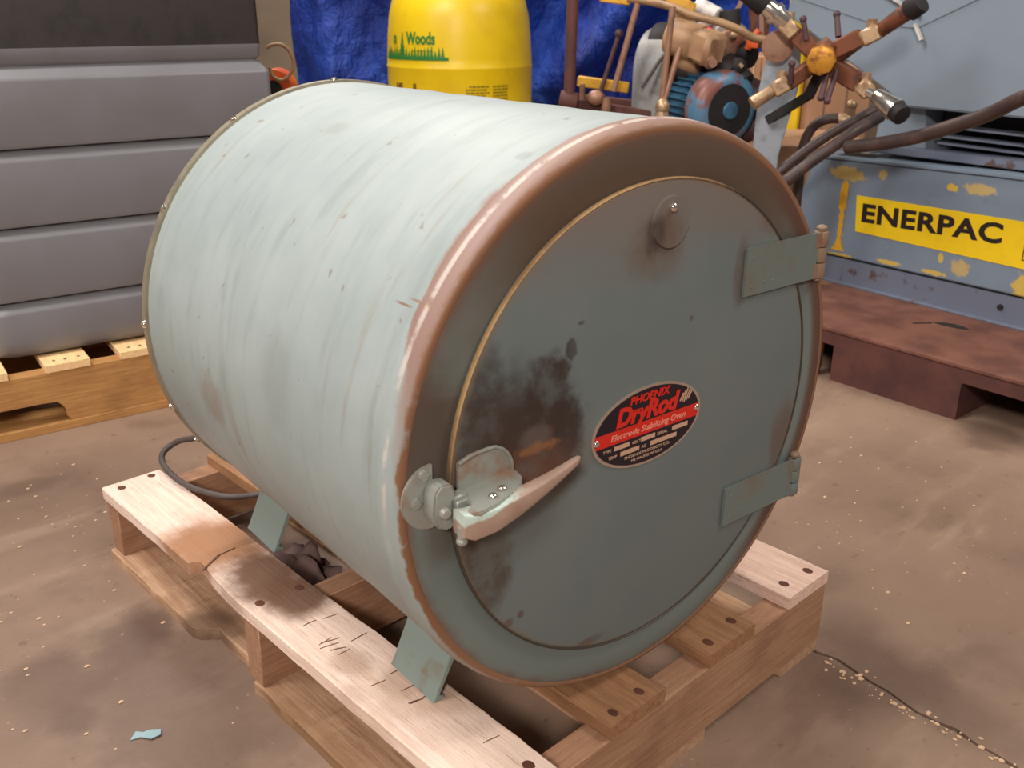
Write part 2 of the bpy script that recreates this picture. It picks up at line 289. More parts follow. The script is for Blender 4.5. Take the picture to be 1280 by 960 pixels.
# ---------------------------------------------------------------- mesh helpers
class MB:
    def __init__(s): s.bm = bmesh.new()
    def _add(s, verts, faces):
        vs = [s.bm.verts.new(v) for v in verts]
        for f in faces:
            try: s.bm.faces.new([vs[i] for i in f])
            except ValueError: pass
        return s
    def merge(s, b):
        me = bpy.data.meshes.new('tmp'); b.to_mesh(me); b.free(); s.bm.from_mesh(me); bpy.data.meshes.remove(me); return s
    def box(s, lo, hi, bev=0., mtx=None, seg=1):
        b = bmesh.new(); bmesh.ops.create_cube(b, size=1)
        for v in b.verts: v.co = Vector([(lo[i]+hi[i])/2 + v.co[i]*(hi[i]-lo[i]) for i in range(3)])
        if bev: bmesh.ops.bevel(b, geom=b.edges[:], offset=bev, segments=seg, affect='EDGES', profile=.5)
        if mtx is not None: b.transform(mtx)
        return s.merge(b)
    def beam(s, p, q, wd, ht, bev=0.):          # box along p-q, width wd, height ht
        p, q = Vector(p), Vector(q); d = q-p; L = d.length
        m = Matrix.Translation(p) @ d.to_track_quat('X', 'Z').to_matrix().to_4x4()
        return s.box((0, -wd/2, -ht/2), (L, wd/2, ht/2), bev, m)
    def cyl(s, p, q, r1, r2=None, seg=24, bev=0.):
        p, q = Vector(p), Vector(q); d = q-p; b = bmesh.new()
        bmesh.ops.create_cone(b, cap_ends=True, segments=seg, radius1=r1, radius2=r1 if r2 is None else r2, depth=d.length)
        if bev: bmesh.ops.bevel(b, geom=[e for e in b.edges if e.calc_face_angle(0) > .8], offset=bev, segments=2, affect='EDGES', profile=.5)
        b.transform(Matrix.Translation((p+q)/2) @ d.to_track_quat('Z', 'Y').to_matrix().to_4x4()); return s.merge(b)
    def ball(s, c, r, sc=(1, 1, 1), seg=16):
        b = bmesh.new(); bmesh.ops.create_uvsphere(b, u_segments=seg, v_segments=seg//2+2, radius=r)
        for v in b.verts: v.co = Vector((v.co.x*sc[0]+c[0], v.co.y*sc[1]+c[1], v.co.z*sc[2]+c[2]))
        return s.merge(b)
    def tube(s, pts, r, seg=10, smooth=8):
        pts = [Vector(p) for p in pts]; P = []
        if len(pts) > 2 and smooth:
            for i in range(len(pts)-1):
                a, b, c, d = pts[max(i-1, 0)], pts[i], pts[i+1], pts[min(i+2, len(pts)-1)]
                for k in range(smooth):
                    t = k/smooth
                    P.append(.5*((2*b)+(c-a)*t+(2*a-5*b+4*c-d)*t*t+(3*b-a-3*c+d)*t**3))
            P.append(pts[-1])
        else: P = pts
        vs, fs = [], []; n = len(P); upv = Vector((0, 0, 1))
        nrm = None
        for i, p in enumerate(P):
            tg = (P[min(i+1, n-1)]-P[max(i-1, 0)]).normalized()
            if nrm is None:
                nrm = tg.cross(upv if abs(tg.z) < .9 else Vector((1, 0, 0))).normalized()
            nrm = (nrm-tg*nrm.dot(tg)).normalized(); bn = tg.cross(nrm)
            rr = r[i*(len(r)-1)//(n-1)] if isinstance(r, (list, tuple)) else r
            for k in range(seg):
                a = 2*PI*k/seg; vs.append(p+rr*(math.cos(a)*nrm+math.sin(a)*bn))
        for i in range(n-1):
            for k in range(seg):
                fs.append((i*seg+k, i*seg+(k+1) % seg, (i+1)*seg+(k+1) % seg, (i+1)*seg+k))
        fs.append(tuple(range(seg))[::-1]); fs.append(tuple(range((n-1)*seg, n*seg)))
        return s._add(vs, fs)
    def lathe(s, prof, seg=96, mtx=None):      # (r, h) about local Z
        vs, fs = [], []; n = len(prof)
        for k in range(seg):
            a = 2*PI*k/seg
            for (r, h) in prof: vs.append(Vector((r*math.cos(a), r*math.sin(a), h)))
        for k in range(seg):
            k2 = (k+1) % seg
            for i in range(n-1):
                fs.append((k*n+i, k2*n+i, k2*n+i+1, k*n+i+1))
        b = bmesh.new(); vv = [b.verts.new(v) for v in vs]
        for f in fs:
            try: b.faces.new([vv[i] for i in f])
            except ValueError: pass
        bmesh.ops.remove_doubles(b, verts=b.verts, dist=1e-6)
        bmesh.ops.recalc_face_normals(b, faces=b.faces)
        if mtx is not None: b.transform(mtx)
        return s.merge(b)
    def prism(s, poly, a, b_, fn, bev=0.):      # poly of 2D points swept from a to b_; fn(u, v, w) -> 3D
        b = bmesh.new(); n = len(poly)
        v0 = [b.verts.new(fn(u, v, a)) for u, v in poly]; v1 = [b.verts.new(fn(u, v, b_)) for u, v in poly]
        b.faces.new(v0[::-1]); b.faces.new(v1)
        for i in range(n): b.faces.new((v0[i], v0[(i+1) % n], v1[(i+1) % n], v1[i]))
        bmesh.ops.recalc_face_normals(b, faces=b.faces)
        if bev: bmesh.ops.bevel(b, geom=[e for e in b.edges if e.calc_face_angle(0) > .5], offset=bev, segments=2, affect='EDGES')
        bmesh.ops.triangulate(b, faces=[f for f in b.faces if len(f.verts) > 4])
        return s.merge(b)
    def obj(s, name, mat, parent=None, world=False, smooth=40):
        if world and parent is not None: s.bm.transform(parent.matrix_basis.inverted())
        me = bpy.data.meshes.new(name); s.bm.to_mesh(me); s.bm.free()
        if smooth:
            for p in me.polygons: p.use_smooth = True
            me.set_sharp_from_angle(angle=R(smooth))
        me.materials.append(mat if not isinstance(mat, str) else M[mat])
        o = bpy.data.objects.new(name, me); col.objects.link(o)
        if parent is not None: o.parent = parent
        return o
def tag(o, label=None, cat=None, group=None, kind=None):
    if label: o['label'] = label
    if cat: o['category'] = cat
    if group: o['group'] = group
    if kind: o['kind'] = kind
    return o
def empty(name, loc=(0, 0, 0), rz=0., **k):
    o = bpy.data.objects.new(name, None); col.objects.link(o); o.empty_display_size = .05
    o.matrix_basis = Matrix.Translation(loc) @ Matrix.Rotation(rz, 4, 'Z')
    return tag(o, **k)
def text(name, body, size, mat, parent, mtx, ext=.0004, bold=0., shear=0., sx=1., align='LEFT', space=1., wrap=None):
    cu = bpy.data.curves.new('txt', 'FONT'); cu.body = body; cu.size = size; cu.extrude = ext; cu.offset = bold; cu.shear = shear
    cu.align_x = align; cu.space_character = space; cu.resolution_u = 3
    t = bpy.data.objects.new('txt', cu); col.objects.link(t)
    dg = bpy.context.evaluated_depsgraph_get(); me = bpy.data.meshes.new_from_object(t.evaluated_get(dg))
    bpy.data.objects.remove(t); bpy.data.curves.remove(cu)
    for v in me.vertices:
        p = Vector((v.co.x*sx, v.co.y, v.co.z)); v.co = wrap(p) if wrap else mtx @ p
    me.name = name; me.materials.clear(); me.materials.append(M[mat])
    o = bpy.data.objects.new(name, me); col.objects.link(o); o.parent = parent; return o
XZ = lambda y: Matrix(((1, 0, 0, 0), (0, 0, -1, y), (0, 1, 0, 0), (0, 0, 0, 1)))   # text standing in XZ facing -Y

# ================================================================ floor and back wall
crack = [(.64, 9), (.66, 3), (.655, 1.2), (.64, .5), (.615, .1), (.599, -.002), (.606, -.03), (.595, -.08), (.592, -.11), (.582, -.151), (.584, -.2), (.574, -.274), (.57, -.34), (.56, -.6), (.5, -4)]
pts = []
for i in range(len(crack)-1):
    (x0, y0), (x1, y1) = crack[i], crack[i+1]; n = max(1, int(abs(y1-y0)/.02)) if abs(y0) < 1.3 and abs(y1) < 1.3 else 2
    for k in range(n):
        t = k/n; pts.append((x0+(x1-x0)*t+(random.uniform(-.003, .003) if n > 2 else 0), y0+(y1-y0)*t))
pts.append(crack[-1])
b = MB(); bm = b.bm
W_ = .0028
for side, xo in ((-1, -5), (1, 11)):
    top = [(x+side*W_*random.uniform(.5, 1.4), y) for x, y in pts]
    va = [bm.verts.new((x, y, 0)) for x, y in top]; vo = [bm.verts.new((xo, y, 0)) for x, y in top]; vb = [bm.verts.new((x, y, -.012)) for x, y in top]
    for i in range(len(top)-1):
        bm.faces.new((va[i], va[i+1], vo[i+1], vo[i])); bm.faces.new((va[i], vb[i], vb[i+1], va[i+1]))
b.box((-5, -4, -.06), (11, 9, -.012))
bmesh.ops.recalc_face_normals(bm, faces=bm.faces)
tag(b.obj('floor', 'floor', smooth=0), kind='structure')
for f in bpy.data.objects['floor'].data.polygons: pass
b = MB()
for i in range(120):
    y = random.uniform(-.55, -.01) if i % 3 else random.uniform(-.3, -.02)
    x = .598+(y*.1 if y < 0 else 0)+random.gauss(0, .009)-.006; s_ = random.uniform(.001, .0032)
    b.ball((x, y, s_*.3), s_, (random.uniform(.7, 1.4), random.uniform(.7, 1.6), .6), 5)
for i in range(120):
    x, y = random.choice(((-.15, .75), (-.05, 1.05), (-.28, .5), (.9, .1), (1.1, .35), (-.02, 1.2), (1.25, .15)))
    s_ = random.uniform(.001, .003); b.ball((x+random.gauss(0, .09), y+random.gauss(0, .09), s_*.3), s_, (1.4, 1, .5), 5)
tag(b.obj('concrete_crumbs', 'crumb'), 'pale concrete crumbs and grit scattered along the floor crack', 'debris', kind='stuff')
b = MB(); p0, p1 = (2.2528, 5.5117, 0.576), (5.8415, 1.4845, 0.6019)
d = Vector((p1[0]-p0[0], p1[1]-p0[1], 0)); d.normalize(); nn = Vector((-d.y, d.x, 0))
q0 = Vector((p0[0], p0[1], 0))-d*2; q1 = Vector((p1[0], p1[1], 0))+d*1
b._add([q0, q1, q1+Vector((0, 0, 3.6)), q0+Vector((0, 0, 3.6)), q0+nn*.1, q1+nn*.1, q1+nn*.1+Vector((0, 0, 3.6)), q0+nn*.1+Vector((0, 0, 3.6))],
       [(0, 1, 2, 3), (5, 4, 7, 6), (0, 3, 7, 4), (1, 5, 6, 2), (3, 2, 6, 7), (0, 4, 5, 1)])
tag(b.obj('wall_back', 'wall', smooth=0), kind='structure')

# ================================================================ pallet under the oven
H = .126
pal = empty('wooden_pallet', (0, 0, 0), label='weathered oil-stained wooden pallet on the floor carrying the teal round oven', cat='pallet')
def rough_board(x0, x1, y0, y1, z0, z1, outline=None, jit=.0012, seed=0):
    b = bmesh.new(); n = 100; rnd = random.Random(seed); rows = []
    for i in range(n+1):
        y = y0+(y1-y0)*i/n
        a, c = (outline(y) if outline else (x0, x1))
        a += jit*(mn.noise(Vector((y*25, seed, 0)))+.5*mn.noise(Vector((y*90, seed, 3)))); c += jit*(mn.noise(Vector((y*25, seed, 7)))+.5*mn.noise(Vector((y*90, seed, 5)))); dz = jit*.5*mn.noise(Vector((y*40, seed, 9)))
        rows.append([b.verts.new(v) for v in ((a, y, z0), (c, y, z0), (c, y, z1-.0015), (c-.0015, y, z1+dz), (a+.0015, y, z1+dz), (a, y, z1-.0015))])
    for i in range(n):
        for k in range(6):
            b.faces.new((rows[i][k], rows[i][(k+1) % 6], rows[i+1][(k+1) % 6], rows[i+1][k]))
    b.faces.new(rows[0][::-1]); b.faces.new(rows[-1])
    bmesh.ops.recalc_face_normals(b, faces=b.faces); m = MB(); m.merge(b); return m
def left_out(y):
    a = 0.
    if y > .59: a = -.004
    elif y > .50: a = .010*(y-.50)/.09
    return a, .0905+(.0015*math.sin(y*11))
boards = [((0, .0905), 'deck_left', left_out), ((.1703, .2603), 'deck_brown', None), ((.3434, .4339), 'deck_brown', None), ((.512, .605), 'deck', None)]
for i, ((x0, x1), mt, fn) in enumerate(boards):
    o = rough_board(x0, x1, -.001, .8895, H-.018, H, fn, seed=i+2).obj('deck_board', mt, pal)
    if i == 0: o['label'] = 'pale board with a chipped outer edge, dark oil stain and painted barrel shadow'
    nb = MB()
    for y in (.018, .447, .872):
        for fx in (.25, .75):
            x = x0+(x1-x0)*fx+random.uniform(-.006, .006); yy = y+random.uniform(-.008, .008)
            e_ = MB(); e_.ball((x, yy, H), .0062, (1, 1.2, .12), 10); e_.obj('nail', 'nail', o)
    if i == 0:
        sp = MB()
        rs = random.Random(21)
        for k in range(15):
            x, y = rs.uniform(.02, .06), rs.choice((.37, .35, .33, .31, .29, .27, .22, .20, .17, .08))+rs.uniform(-.008, .008); a = rs.uniform(-.1, .5); w0 = rs.uniform(.0005, .0011)
            for q_ in range(4):
                L_ = rs.uniform(.003, .007); x2, y2 = x+L_*math.cos(a), y-L_*math.sin(a)*.6
                sp.beam((x, y, H), (x2, y2, H), w0*(1-abs(q_-1.5)*.3), .0016); x, y = x2, y2; a += rs.uniform(-.3, .25)
        sp.beam((0.002, .565, H), (.035, .585, H+.0003), .003, .002); sp.beam((.035, .585, H), (.06, .587, H), .0014, .0016)
        tag(sp.obj('wood_split', 'split', o), kind='stuff')
for (y0, y1) in ((0, .036), (.425, .461), (.853, .889)):
    b = MB(); b.box((.001, y0, .018), (.604, y1, .108), .0012); b.obj('stringer', 'stringer', pal)
b = MB()
def bo(y): return (-.006 if y > .60 else (-.006+.024*min(1, (.60-y)/.02) if y > .45 else -.002), .088)
rough_board(0, .088, .002, .888, 0, .018, bo, .002, 9).obj('bottom_board', 'bottom', pal)
rough_board(.26, .35, .002, .888, 0, .018, None, .001, 10).obj('bottom_board', 'bottom', pal)
rough_board(.517, .604, .002, .888, 0, .018, None, .001, 11).obj('bottom_board', 'bottom', pal)

# ================================================================ the oven
AZ = .3039; RR = .2944; LEN = .5969
oven = empty('rod_drying_oven', (.2564, .0506, H), -.0864, label='pale teal round drum oven lying on its side on the near pallet', cat='oven')
AX = Matrix.Translation((0, 0, AZ)) @ Matrix.Rotation(R(-90), 4, 'X')     # lathe Z -> local +Y
b = MB(); prof = [(RR-.016, LEN-.006), (RR-.002, LEN-.003), (RR, LEN-.004)]
N = 14
prof += [(RR+.0006*math.sin(i*2.1), LEN-.004-(LEN-.03)*i/N) for i in range(1, N)]
prof += [(RR, .024), (RR+.0022, .019), (RR+.0026, .012), (RR+.001, .008), (RR+.0012, .002), (RR-.0006, -.004), (RR-.0035, -.0078), (RR-.009, -.0084), (RR-.014, -.004)]
b.lathe(prof, 160, AX); b.obj('shell', 'shell', oven, smooth=60)
b = MB(); b.lathe([(0, LEN-.010), (RR-.010, LEN-.010), (RR-.010, LEN-.006), (0, LEN-.006)], 96, AX); b.obj('back_panel', 'shell', oven)
b = MB(); b.lathe([(RR, LEN-.014), (RR+.0036, LEN-.013), (RR+.0036, LEN-.0005), (RR-.012, LEN+.001), (RR-.012, LEN-.002), (RR, LEN-.004), (RR, LEN-.014)], 160, AX)
b.obj('back_band', 'band', oven)
for a in (91, 120.7, 148.7, 177.7, 201, 213, 240, 270, 300, 330, 0, 30, 60):
    c_, s_ = math.cos(R(a)), math.sin(R(a)); p = Vector((c_*(RR+.003), LEN-.007, AZ+s_*(RR+.003)))
    b = MB(); b.cyl(p, p+Vector((c_, 0, s_))*.0028, .0058, .005, 12); b.cyl(p, p+Vector((c_, 0, s_))*.0042, .0034, .0026, 8); b.obj('screw', 'chrome', oven)
b = MB(); b.lathe([(RR-.008, -.0078), (RR-.012, -.0097), (.251, -.0088), (.247, -.0078), (.236, -.0078), (0, -.0078)], 160, AX); b.obj('front_ring', 'face', oven, smooth=30)
b = MB(); Rd = .2449
b.lathe([(0, -.0146), (Rd-.004, -.0144), (Rd-.0012, -.0138), (Rd, -.0122), (Rd, -.0085)], 160, AX); door = b.obj('door', 'door', oven, smooth=50)
b = MB(); b.lathe([(Rd-.0014, -.0142), (Rd-.0005, -.0152), (Rd+.0009, -.0146), (Rd+.001, -.012), (Rd+.0002, -.010)], 160, AX); b.obj('door_edge', 'lip', door, smooth=60)
# vent cover
b = MB(); b.cyl((.0092, -.0146, .5082), (.0092, -.0176, .5082), .0252, .0242, 40); vc = b.obj('vent_cover', 'door', oven)
b = MB(); b.ball((.0086, -.0186, .5222), .0046, (1, .8, 1), 14); b.obj('screw', 'chrome', vc)
# hinges
for k, (z0, z1) in enumerate(((.4145, .4665), (.1448, .1930))):
    hg = MB(); t0 = -.0146
    hg.prism([(.1235, z0), (.1235, z1), (.245, z1), (.245, z0)], t0, t0-.0034, lambda u, v, w_: (u, w_, v), .0008)
    h = hg.obj('hinge', 'hinge', oven)
    if k == 0: h['label'] = 'upper hinge strap'
    else: h['label'] = 'lower hinge strap'
    third = (z1-z0)/3
    for j in range(3):
        kb = MB(); kb.cyl((.2545, -.0135, z0+third*j+.0004), (.2545, -.0135, z0+third*(j+1)-.0004), .0082, None, 18, .0008)
        if j != 1: kb.box((.240, -.0184, z0+third*j+.0004), (.2545, -.0150, z0+third*(j+1)-.0004))
        else: kb.box((.2545, -.0100, z0+third*j), (.266, -.004, z0+third*(j+1)))
        kb.obj('hinge_knuckle', 'hinge_rust' if k == 0 else 'hinge', h)
    pb = MB(); pb.cyl((.2545, -.0135, z0-.003), (.2545, -.0135, z1+.003), .0052, None, 14); pb.ball((.2545, -.0135, z1+.003), .0062, (1, 1, .6), 12); pb.obj('hinge_pin', 'hinge_rust', h)
    for (x, z) in ((.135, z0+.01), (.155, z0+.012), (.135, z1-.012), (.17, z0+.011)):
        rb = MB(); rb.ball((x, t0-.0032, z), .0022, (1, .3, 1), 8); rb.obj('rivet', 'hinge', h)
# nameplate
pc = (-0.0053, -0.0146, 0.3069)
np_ = MB(); E = [(.0765*math.cos(2*PI*i/64), .0425*math.sin(2*PI*i/64)) for i in range(64)]
np_.prism([(pc[0]+x, pc[2]+z) for x, z in E], -.0146, -.0158, lambda u, v, w_: (u, w_, v)); plate = np_.obj('nameplate', 'plate_rim', oven)
plate['label'] = 'oval black and red nameplate with silver rim'
b = MB(); b.prism([(pc[0]+x*.955, pc[2]+z*.935) for x, z in E], -.0157, -.0161, lambda u, v, w_: (u, w_, v)); b.obj('plate_field', 'plate_black', plate)
def chord(z): return .0765*.955*math.sqrt(max(0, 1-(z/(.0425*.935))**2))
def strip(z0, z1, xa=None, xb=None, y=-.0163):
    n = 8; P = [(xb if xb is not None else chord(z0+(z1-z0)*i/n), z0+(z1-z0)*i/n) for i in range(n+1)]
    P += [(xa if xa is not None else -chord(z1+(z0-z1)*i/n), z1+(z0-z1)*i/n) for i in range(n+1)]
    m = MB(); m.prism([(pc[0]+x, pc[2]+z) for x, z in P], -.0160, y, lambda u, v, w_: (u, w_, v)); return m
strip(-.0085, .0055).obj('red_band', 'plate_red', plate)
b = MB()
for z, xs in ((-.0135, ((-.047, -.026), (-.010, .010), (.035, .058))), (-.0215, ((-.038, -.012), (.004, .042)))):
    for xa, xb in xs: b.merge(strip(z-.0025, z+.0022, xa, xb, -.0164).bm)
b.obj('plate_blanks', 'plate_tan', plate)
TM = lambda x, z, y=-.0164: Matrix.Translation((pc[0]+x, y, pc[2]+z)) @ Matrix.Rotation(R(90), 4, 'X')
text('lettering', 'DryRod', .026, 'plate_red', plate, TM(-.004, .0085), .0003, .0011, .25, 1.05, 'CENTER', .95)
text('lettering', 'PHOENIX', .0115, 'plate_red', plate, TM(-.001, .0275), .0003, .0003, .2, 1.1, 'CENTER')
text('lettering', 'Electrode Stabilizing Oven', .0092, 'plate_white', plate, TM(0, -.0048, -.0166), .0002, .0001, .3, 1.08, 'CENTER')
for x, z, s_ in ((-.062, -.0155, 'TYPE'), (-.023, -.0155, 'VOLTS'), (.013, -.0155, 'SERIAL'), (-.055, -.0235, 'TEMP'), (-.009, -.0235, 'AC')):
    text('lettering', s_, .0046, 'plate_tan', plate, TM(x, z), .0002, 0, 0, 1.1)
text('lettering', 'PHOENIX PRODUCTS CO.', .0044, 'plate_tan', plate, TM(0, -.0295), .0002, 0, 0, 1.25, 'CENTER')
text('lettering', 'MILWAUKEE WI U.S.A.', .0038, 'plate_tan', plate, TM(0, -.0345), .0002, 0, 0, 1.2, 'CENTER')
b = MB()
for i in range(5):     # little rod bundle mark
    b.beam((pc[0]+.044+i*.003, -.0163, pc[2]+.012+abs(i-2)*.001), (pc[0]+.049+i*.003, -.0163, pc[2]+.026-abs(i-2)*.002), .0005, .0014)
b.obj('rod_emblem', 'plate_tan', plate)
for x, z in ((-.0705, -.0015), (.0705, .0005)):
    b = MB(); b.ball((pc[0]+x, -.0164, pc[2]+z), .0036, (1, .5, 1), 12); b.obj('rivet', 'chrome', plate)

# ---- latch: strike on the ring
FN = lambda u, v, w_: (u, w_, v)
b = MB(); cx, cz = -.2625, AZ+.0055
P = [(cx+.002, cz+.030)]+[(cx+.029*math.cos(a)*1.0, cz+.030*math.sin(a)) for a in [R(90+i*9) for i in range(21)]]+[(cx+.002, cz-.030)]
b.prism(P, -.0092, -.0128, FN, .0007); strike = b.obj('latch_strike', 'latch', oven)
b = MB(); b.prism([(-.270, AZ+.016), (-.264, AZ+.023), (-.252, AZ+.021), (-.249, AZ+.010), (-.250, AZ-.018), (-.256, AZ-.022), (-.268, AZ-.016), (-.272, AZ-.004)], -.0125, -.030, FN, .002); b.obj('strike_block', 'latch', strike)
b = MB(); b.cyl((-.262, -.029, AZ-.002), (-.262, -.0355, AZ-.002), .0062, .0045, 14, .001); b.obj('strike_bolt', 'latch', strike)
for x, z in ((-.279, AZ+.004), (-.270, AZ+.028)):
    b = MB(); b.cyl((x, -.0125, z), (x, -.0152, z), .0052, .0046, 16); b.box((x-.005, -.0158, z-.0006), (x+.005, -.015, z+.0006)); b.obj('screw', 'latch', strike)
# latch body on the door
b = MB()
P = [(-.2385, AZ-.006), (-.2385, AZ+.031), (-.225, AZ+.0355)]+[(-.207+.026*math.cos(R(a)), AZ+.010+.027*math.sin(R(a))) for a in range(80, -91, -10)]
b.prism(P, -.0146, -.0182, FN, .0008)
rimP = [Vector((x, -.0195, z)) for x, z in P[1:15]]; b.tube(rimP, .0016, 8, 4); body = b.obj('latch_body', 'latch', oven)
b = MB(); HZ = AZ+.004
P2 = [(-.240, -.016), (-.183, -.016), (-.180, -.024), (-.183, -.036), (-.192, -.046), (-.207, -.053), (-.226, -.057), (-.243, -.057), (-.250, -.054), (-.250, -.047), (-.240, -.040)]
b.prism(P2, HZ-.0025, HZ+.0025, lambda u, v, w_: (u, v, w_-(u+.215)*-.10), .001); b.obj('latch_shelf', 'latch', body)
for x, y in ((-.222, -.045), (-.209, -.041)):
    b = MB(); b.ball((x, y, HZ+.0035-(x+.215)*-.10), .0044, (1, 1, .6), 12); b.obj('rivet', 'chrome', body)
b = MB(); b.box((-.256, -.030, AZ-.016), (-.236, -.018, AZ+.008), .0015); b.box((-.250, -.032, AZ-.008), (-.226, -.024, AZ+.004), .001); b.obj('latch_bolt', 'latch', body)
# handle: tapering lever
def lever():
    st = [(-.256, -.043, -.009, .0085, .0115), (-.248, -.046, -.011, .0105, .0125), (-.228, -.050, -.0085, .0105, .0115), (-.207, -.053, -.003, .0092, .0095), (-.187, -.055, .003, .0076, .0073),
          (-.169, -.056, .0085, .0060, .0054), (-.153, -.057, .0145, .0045, .0040), (-.141, -.058, .0195, .0035, .0030), (-.137, -.058, .0215, .0020, .0020)]
    b = bmesh.new(); rows = []
    for (x, y, z, a, c) in st:
        row = []
        for k in range(16):
            th = 2*PI*k/16; cc, ss = math.cos(th), math.sin(th); n = .32
            row.append(b.verts.new((x, y+a*math.copysign(abs(cc)**n, cc), AZ+z+c*math.copysign(abs(ss)**n, ss))))
        rows.append(row)
    for i in range(len(rows)-1):
        for k in range(16): b.faces.new((rows[i][k], rows[i][(k+1) % 16], rows[i+1][(k+1) % 16], rows[i+1][k]))
    b.faces.new(rows[0][::-1]); b.faces.new(rows[-1]); bmesh.ops.recalc_face_normals(b, faces=b.faces)
    m = MB(); m.merge(b); return m
hd = lever().obj('handle', 'handle', oven, smooth=32); hd['label'] = 'long tapering pull handle'
b = MB(); b.cyl((-.254, -.044, AZ-.026), (-.254, -.044, AZ-.012), .0040, None, 12); b.ball((-.254, -.044, AZ-.026), .0052, (1, 1, .8), 12); b.obj('pivot_pin', 'latch', hd)
# legs
def leg(sx, yc):
    b = bmesh.new(); x0, x1 = .2050, .168; z1 = AZ-math.sqrt((RR-.001)**2-x1**2)+.002; t = .0042
    P = [(x0-.014, 0), (x0+.001, 0), (x0-.003, .006), (x1+.008, z1*.96), (x1+.002, z1), (x1-.004, z1-.002), (x1+.003, z1*.85), (x0-.008, .007), (x0-.012, t), (x0-.014, t)]
    m = MB(); m.prism([(sx*x, z) for x, z in P], yc-.043, yc+.043, lambda u, v, w_: (u, w_, v), .0006); return m
for sx, yc in ((-1, .128), (-1, .516), (1, .128), (1, .516)): leg(sx, yc).obj('leg', 'leg', oven)
# cord
b = MB(); zc = .155
b.tube([(0.1347, 0.7883, 0.21), (0.1352, 0.8382, 0.185), (0.1239, 0.8873, 0.165), (0.1009, 0.8945, 0.15), (0.0878, 0.8655, 0.142), (0.0857, 0.809, 0.137), (0.096, 0.7613, 0.135), (0.1172, 0.7135, 0.135), (0.1525, 0.6883, 0.136), (0.1704, 0.6631, 0.15)], .0048, 10)
tag(b.obj('power_cord', 'rubber', oven, world=True), 'dark cord looping out behind the drum')

# rag and timber scrap inside the pallet
rg = bmesh.new(); bmesh.ops.create_icosphere(rg, subdivisions=4, radius=1)
for v in rg.verts:
    n_ = mn.noise(v.co*2.1)*.45+mn.noise(v.co*5)*.2
    v.co = Vector((v.co.x*.040*(1+n_), v.co.y*.085*(1+n_), max(-.012, v.co.z*.052*(1+n_*1.6))))
    v.co += Vector((.165, .585, .012))
b = MB(); b.merge(rg); tag(b.obj('rag', 'rag', smooth=180), 'crumpled dirty mauve rag on the floor inside the pallet', 'rag')
b = MB(); P = [(0, 0), (.012, .004), (.026, -.001), (.036, .006), (.033, .016), (.02, .017), (.012, .013), (.002, .016)]
b.prism(P, 0, .0012, lambda u, v, w_: (-.155+u*.75+v*.6, .47-u*.6+v*.7, w_+.0004+u*.05)); tag(b.obj('paint_scrap', 'scrap', smooth=0), 'small pale blue scrap lying on the bare floor near the camera', 'scrap')

# ================================================================ left pallet and grey tub
LA = (0.0029, 1.4712, -0); LR = R(-8.4)
lp = empty('wooden_pallet', LA, LR, label='clean yellow pine pallet beneath the grey ribbed tub', cat='pallet')
ZT = .145; z_s = ZT-.017
P = [(-.35, .018), (-.30, .018), (-.29, .055), (-.27, .066), (.09, .066), (.118, .064), (.130, .05), (.132, .030), (.14, .018)]
P += [(.67, .018), (.67, z_s), (-.35, z_s)]
for y in (0, .45, .9):
    b = MB(); b.prism(P, y, y+.038, lambda u, v, w_: (u, w_, v)); b.obj('stringer', 'yel_str', lp)
for i, (x0, x1) in enumerate(((-.35, -.22), (-.12, .038), (.106, .193), (.252, .345), (.42, .51), (.58, .67))):
    b = MB(); b.box((x0, -.003, z_s), (x1, .942, ZT), .0012); o = b.obj('deck_board', 'yel_board', lp)
    for fx in (.25, .5, .8):
        e_ = MB(); e_.ball((x0+(x1-x0)*fx, .018+random.uniform(-.008, .008), ZT), .0035, (1, 1.3, .15), 8); e_.obj('nail', 'nail', o)
for y in (-.001, .40, .84):
    b = MB(); b.box((-.35, y, 0), (.67, y+.10, .018), .001); b.obj('bottom_board', 'yel_str', lp)
tb = empty('ribbed_tub', (LA[0], LA[1], ZT), LR, label='grey moulded plastic ribbed tub on the yellow pine pallet behind the oven', cat='container')
T0, T1, TY0, TY1 = .012, .655, .05, .75
def ring(inset, z, rc=.055, n=6):
    P = []
    x0, x1, y0, y1 = T0+inset, T1-inset, TY0+inset, TY1-inset
    for (cx_, cy_, a0) in ((x1-.012, y0+.012, -90), (x1-rc, y1-rc, 0), (x0+rc, y1-rc, 90), (x0+rc, y0+rc, 180)):
        r_ = .012 if a0 == -90 else rc
        for i in range(n+1):
            a = R(a0+90*i/n); P.append((cx_+r_*math.cos(a), cy_+r_*math.sin(a), z-ZT))
    return P
prof = [(.03, .147), (.012, .152), (.003, .166), (0, .185)]
for zt in (.250, .397, .546, .694):
    prof += [(0, zt-.008), (.001, zt-.003), (.004, zt), (.013, zt+.013), (.016, zt+.0155), (.012, zt+.0165), (.002, zt+.019), (0, zt+.026)]
prof = prof[:-3]
prof += [(.02, .713), (.012, .722), (.011, .745)]
bm_ = bmesh.new(); rows = [[bm_.verts.new(p) for p in ring(i_, z_)] for i_, z_ in prof]
for i in range(len(rows)-1):
    n = len(rows[0])
    for k in range(n): bm_.faces.new((rows[i][k], rows[i][(k+1) % n], rows[i+1][(k+1) % n], rows[i+1][k]))
bm_.faces.new(rows[0][::-1]); bm_.faces.new(rows[-1])
b = MB(); b.merge(bm_); b.obj('tub_body', 'tub', tb, smooth=50)
bm_ = bmesh.new(); rows = [[bm_.verts.new(p) for p in ring(i_, z_)] for i_, z_ in ((.011, .745), (.0115, .76), (.012, 1.02), (.02, 1.04))]
for i in range(len(rows)-1):
    for k in range(n): bm_.faces.new((rows[i][k], rows[i][(k+1) % n], rows[i+1][(k+1) % n], rows[i+1][k]))
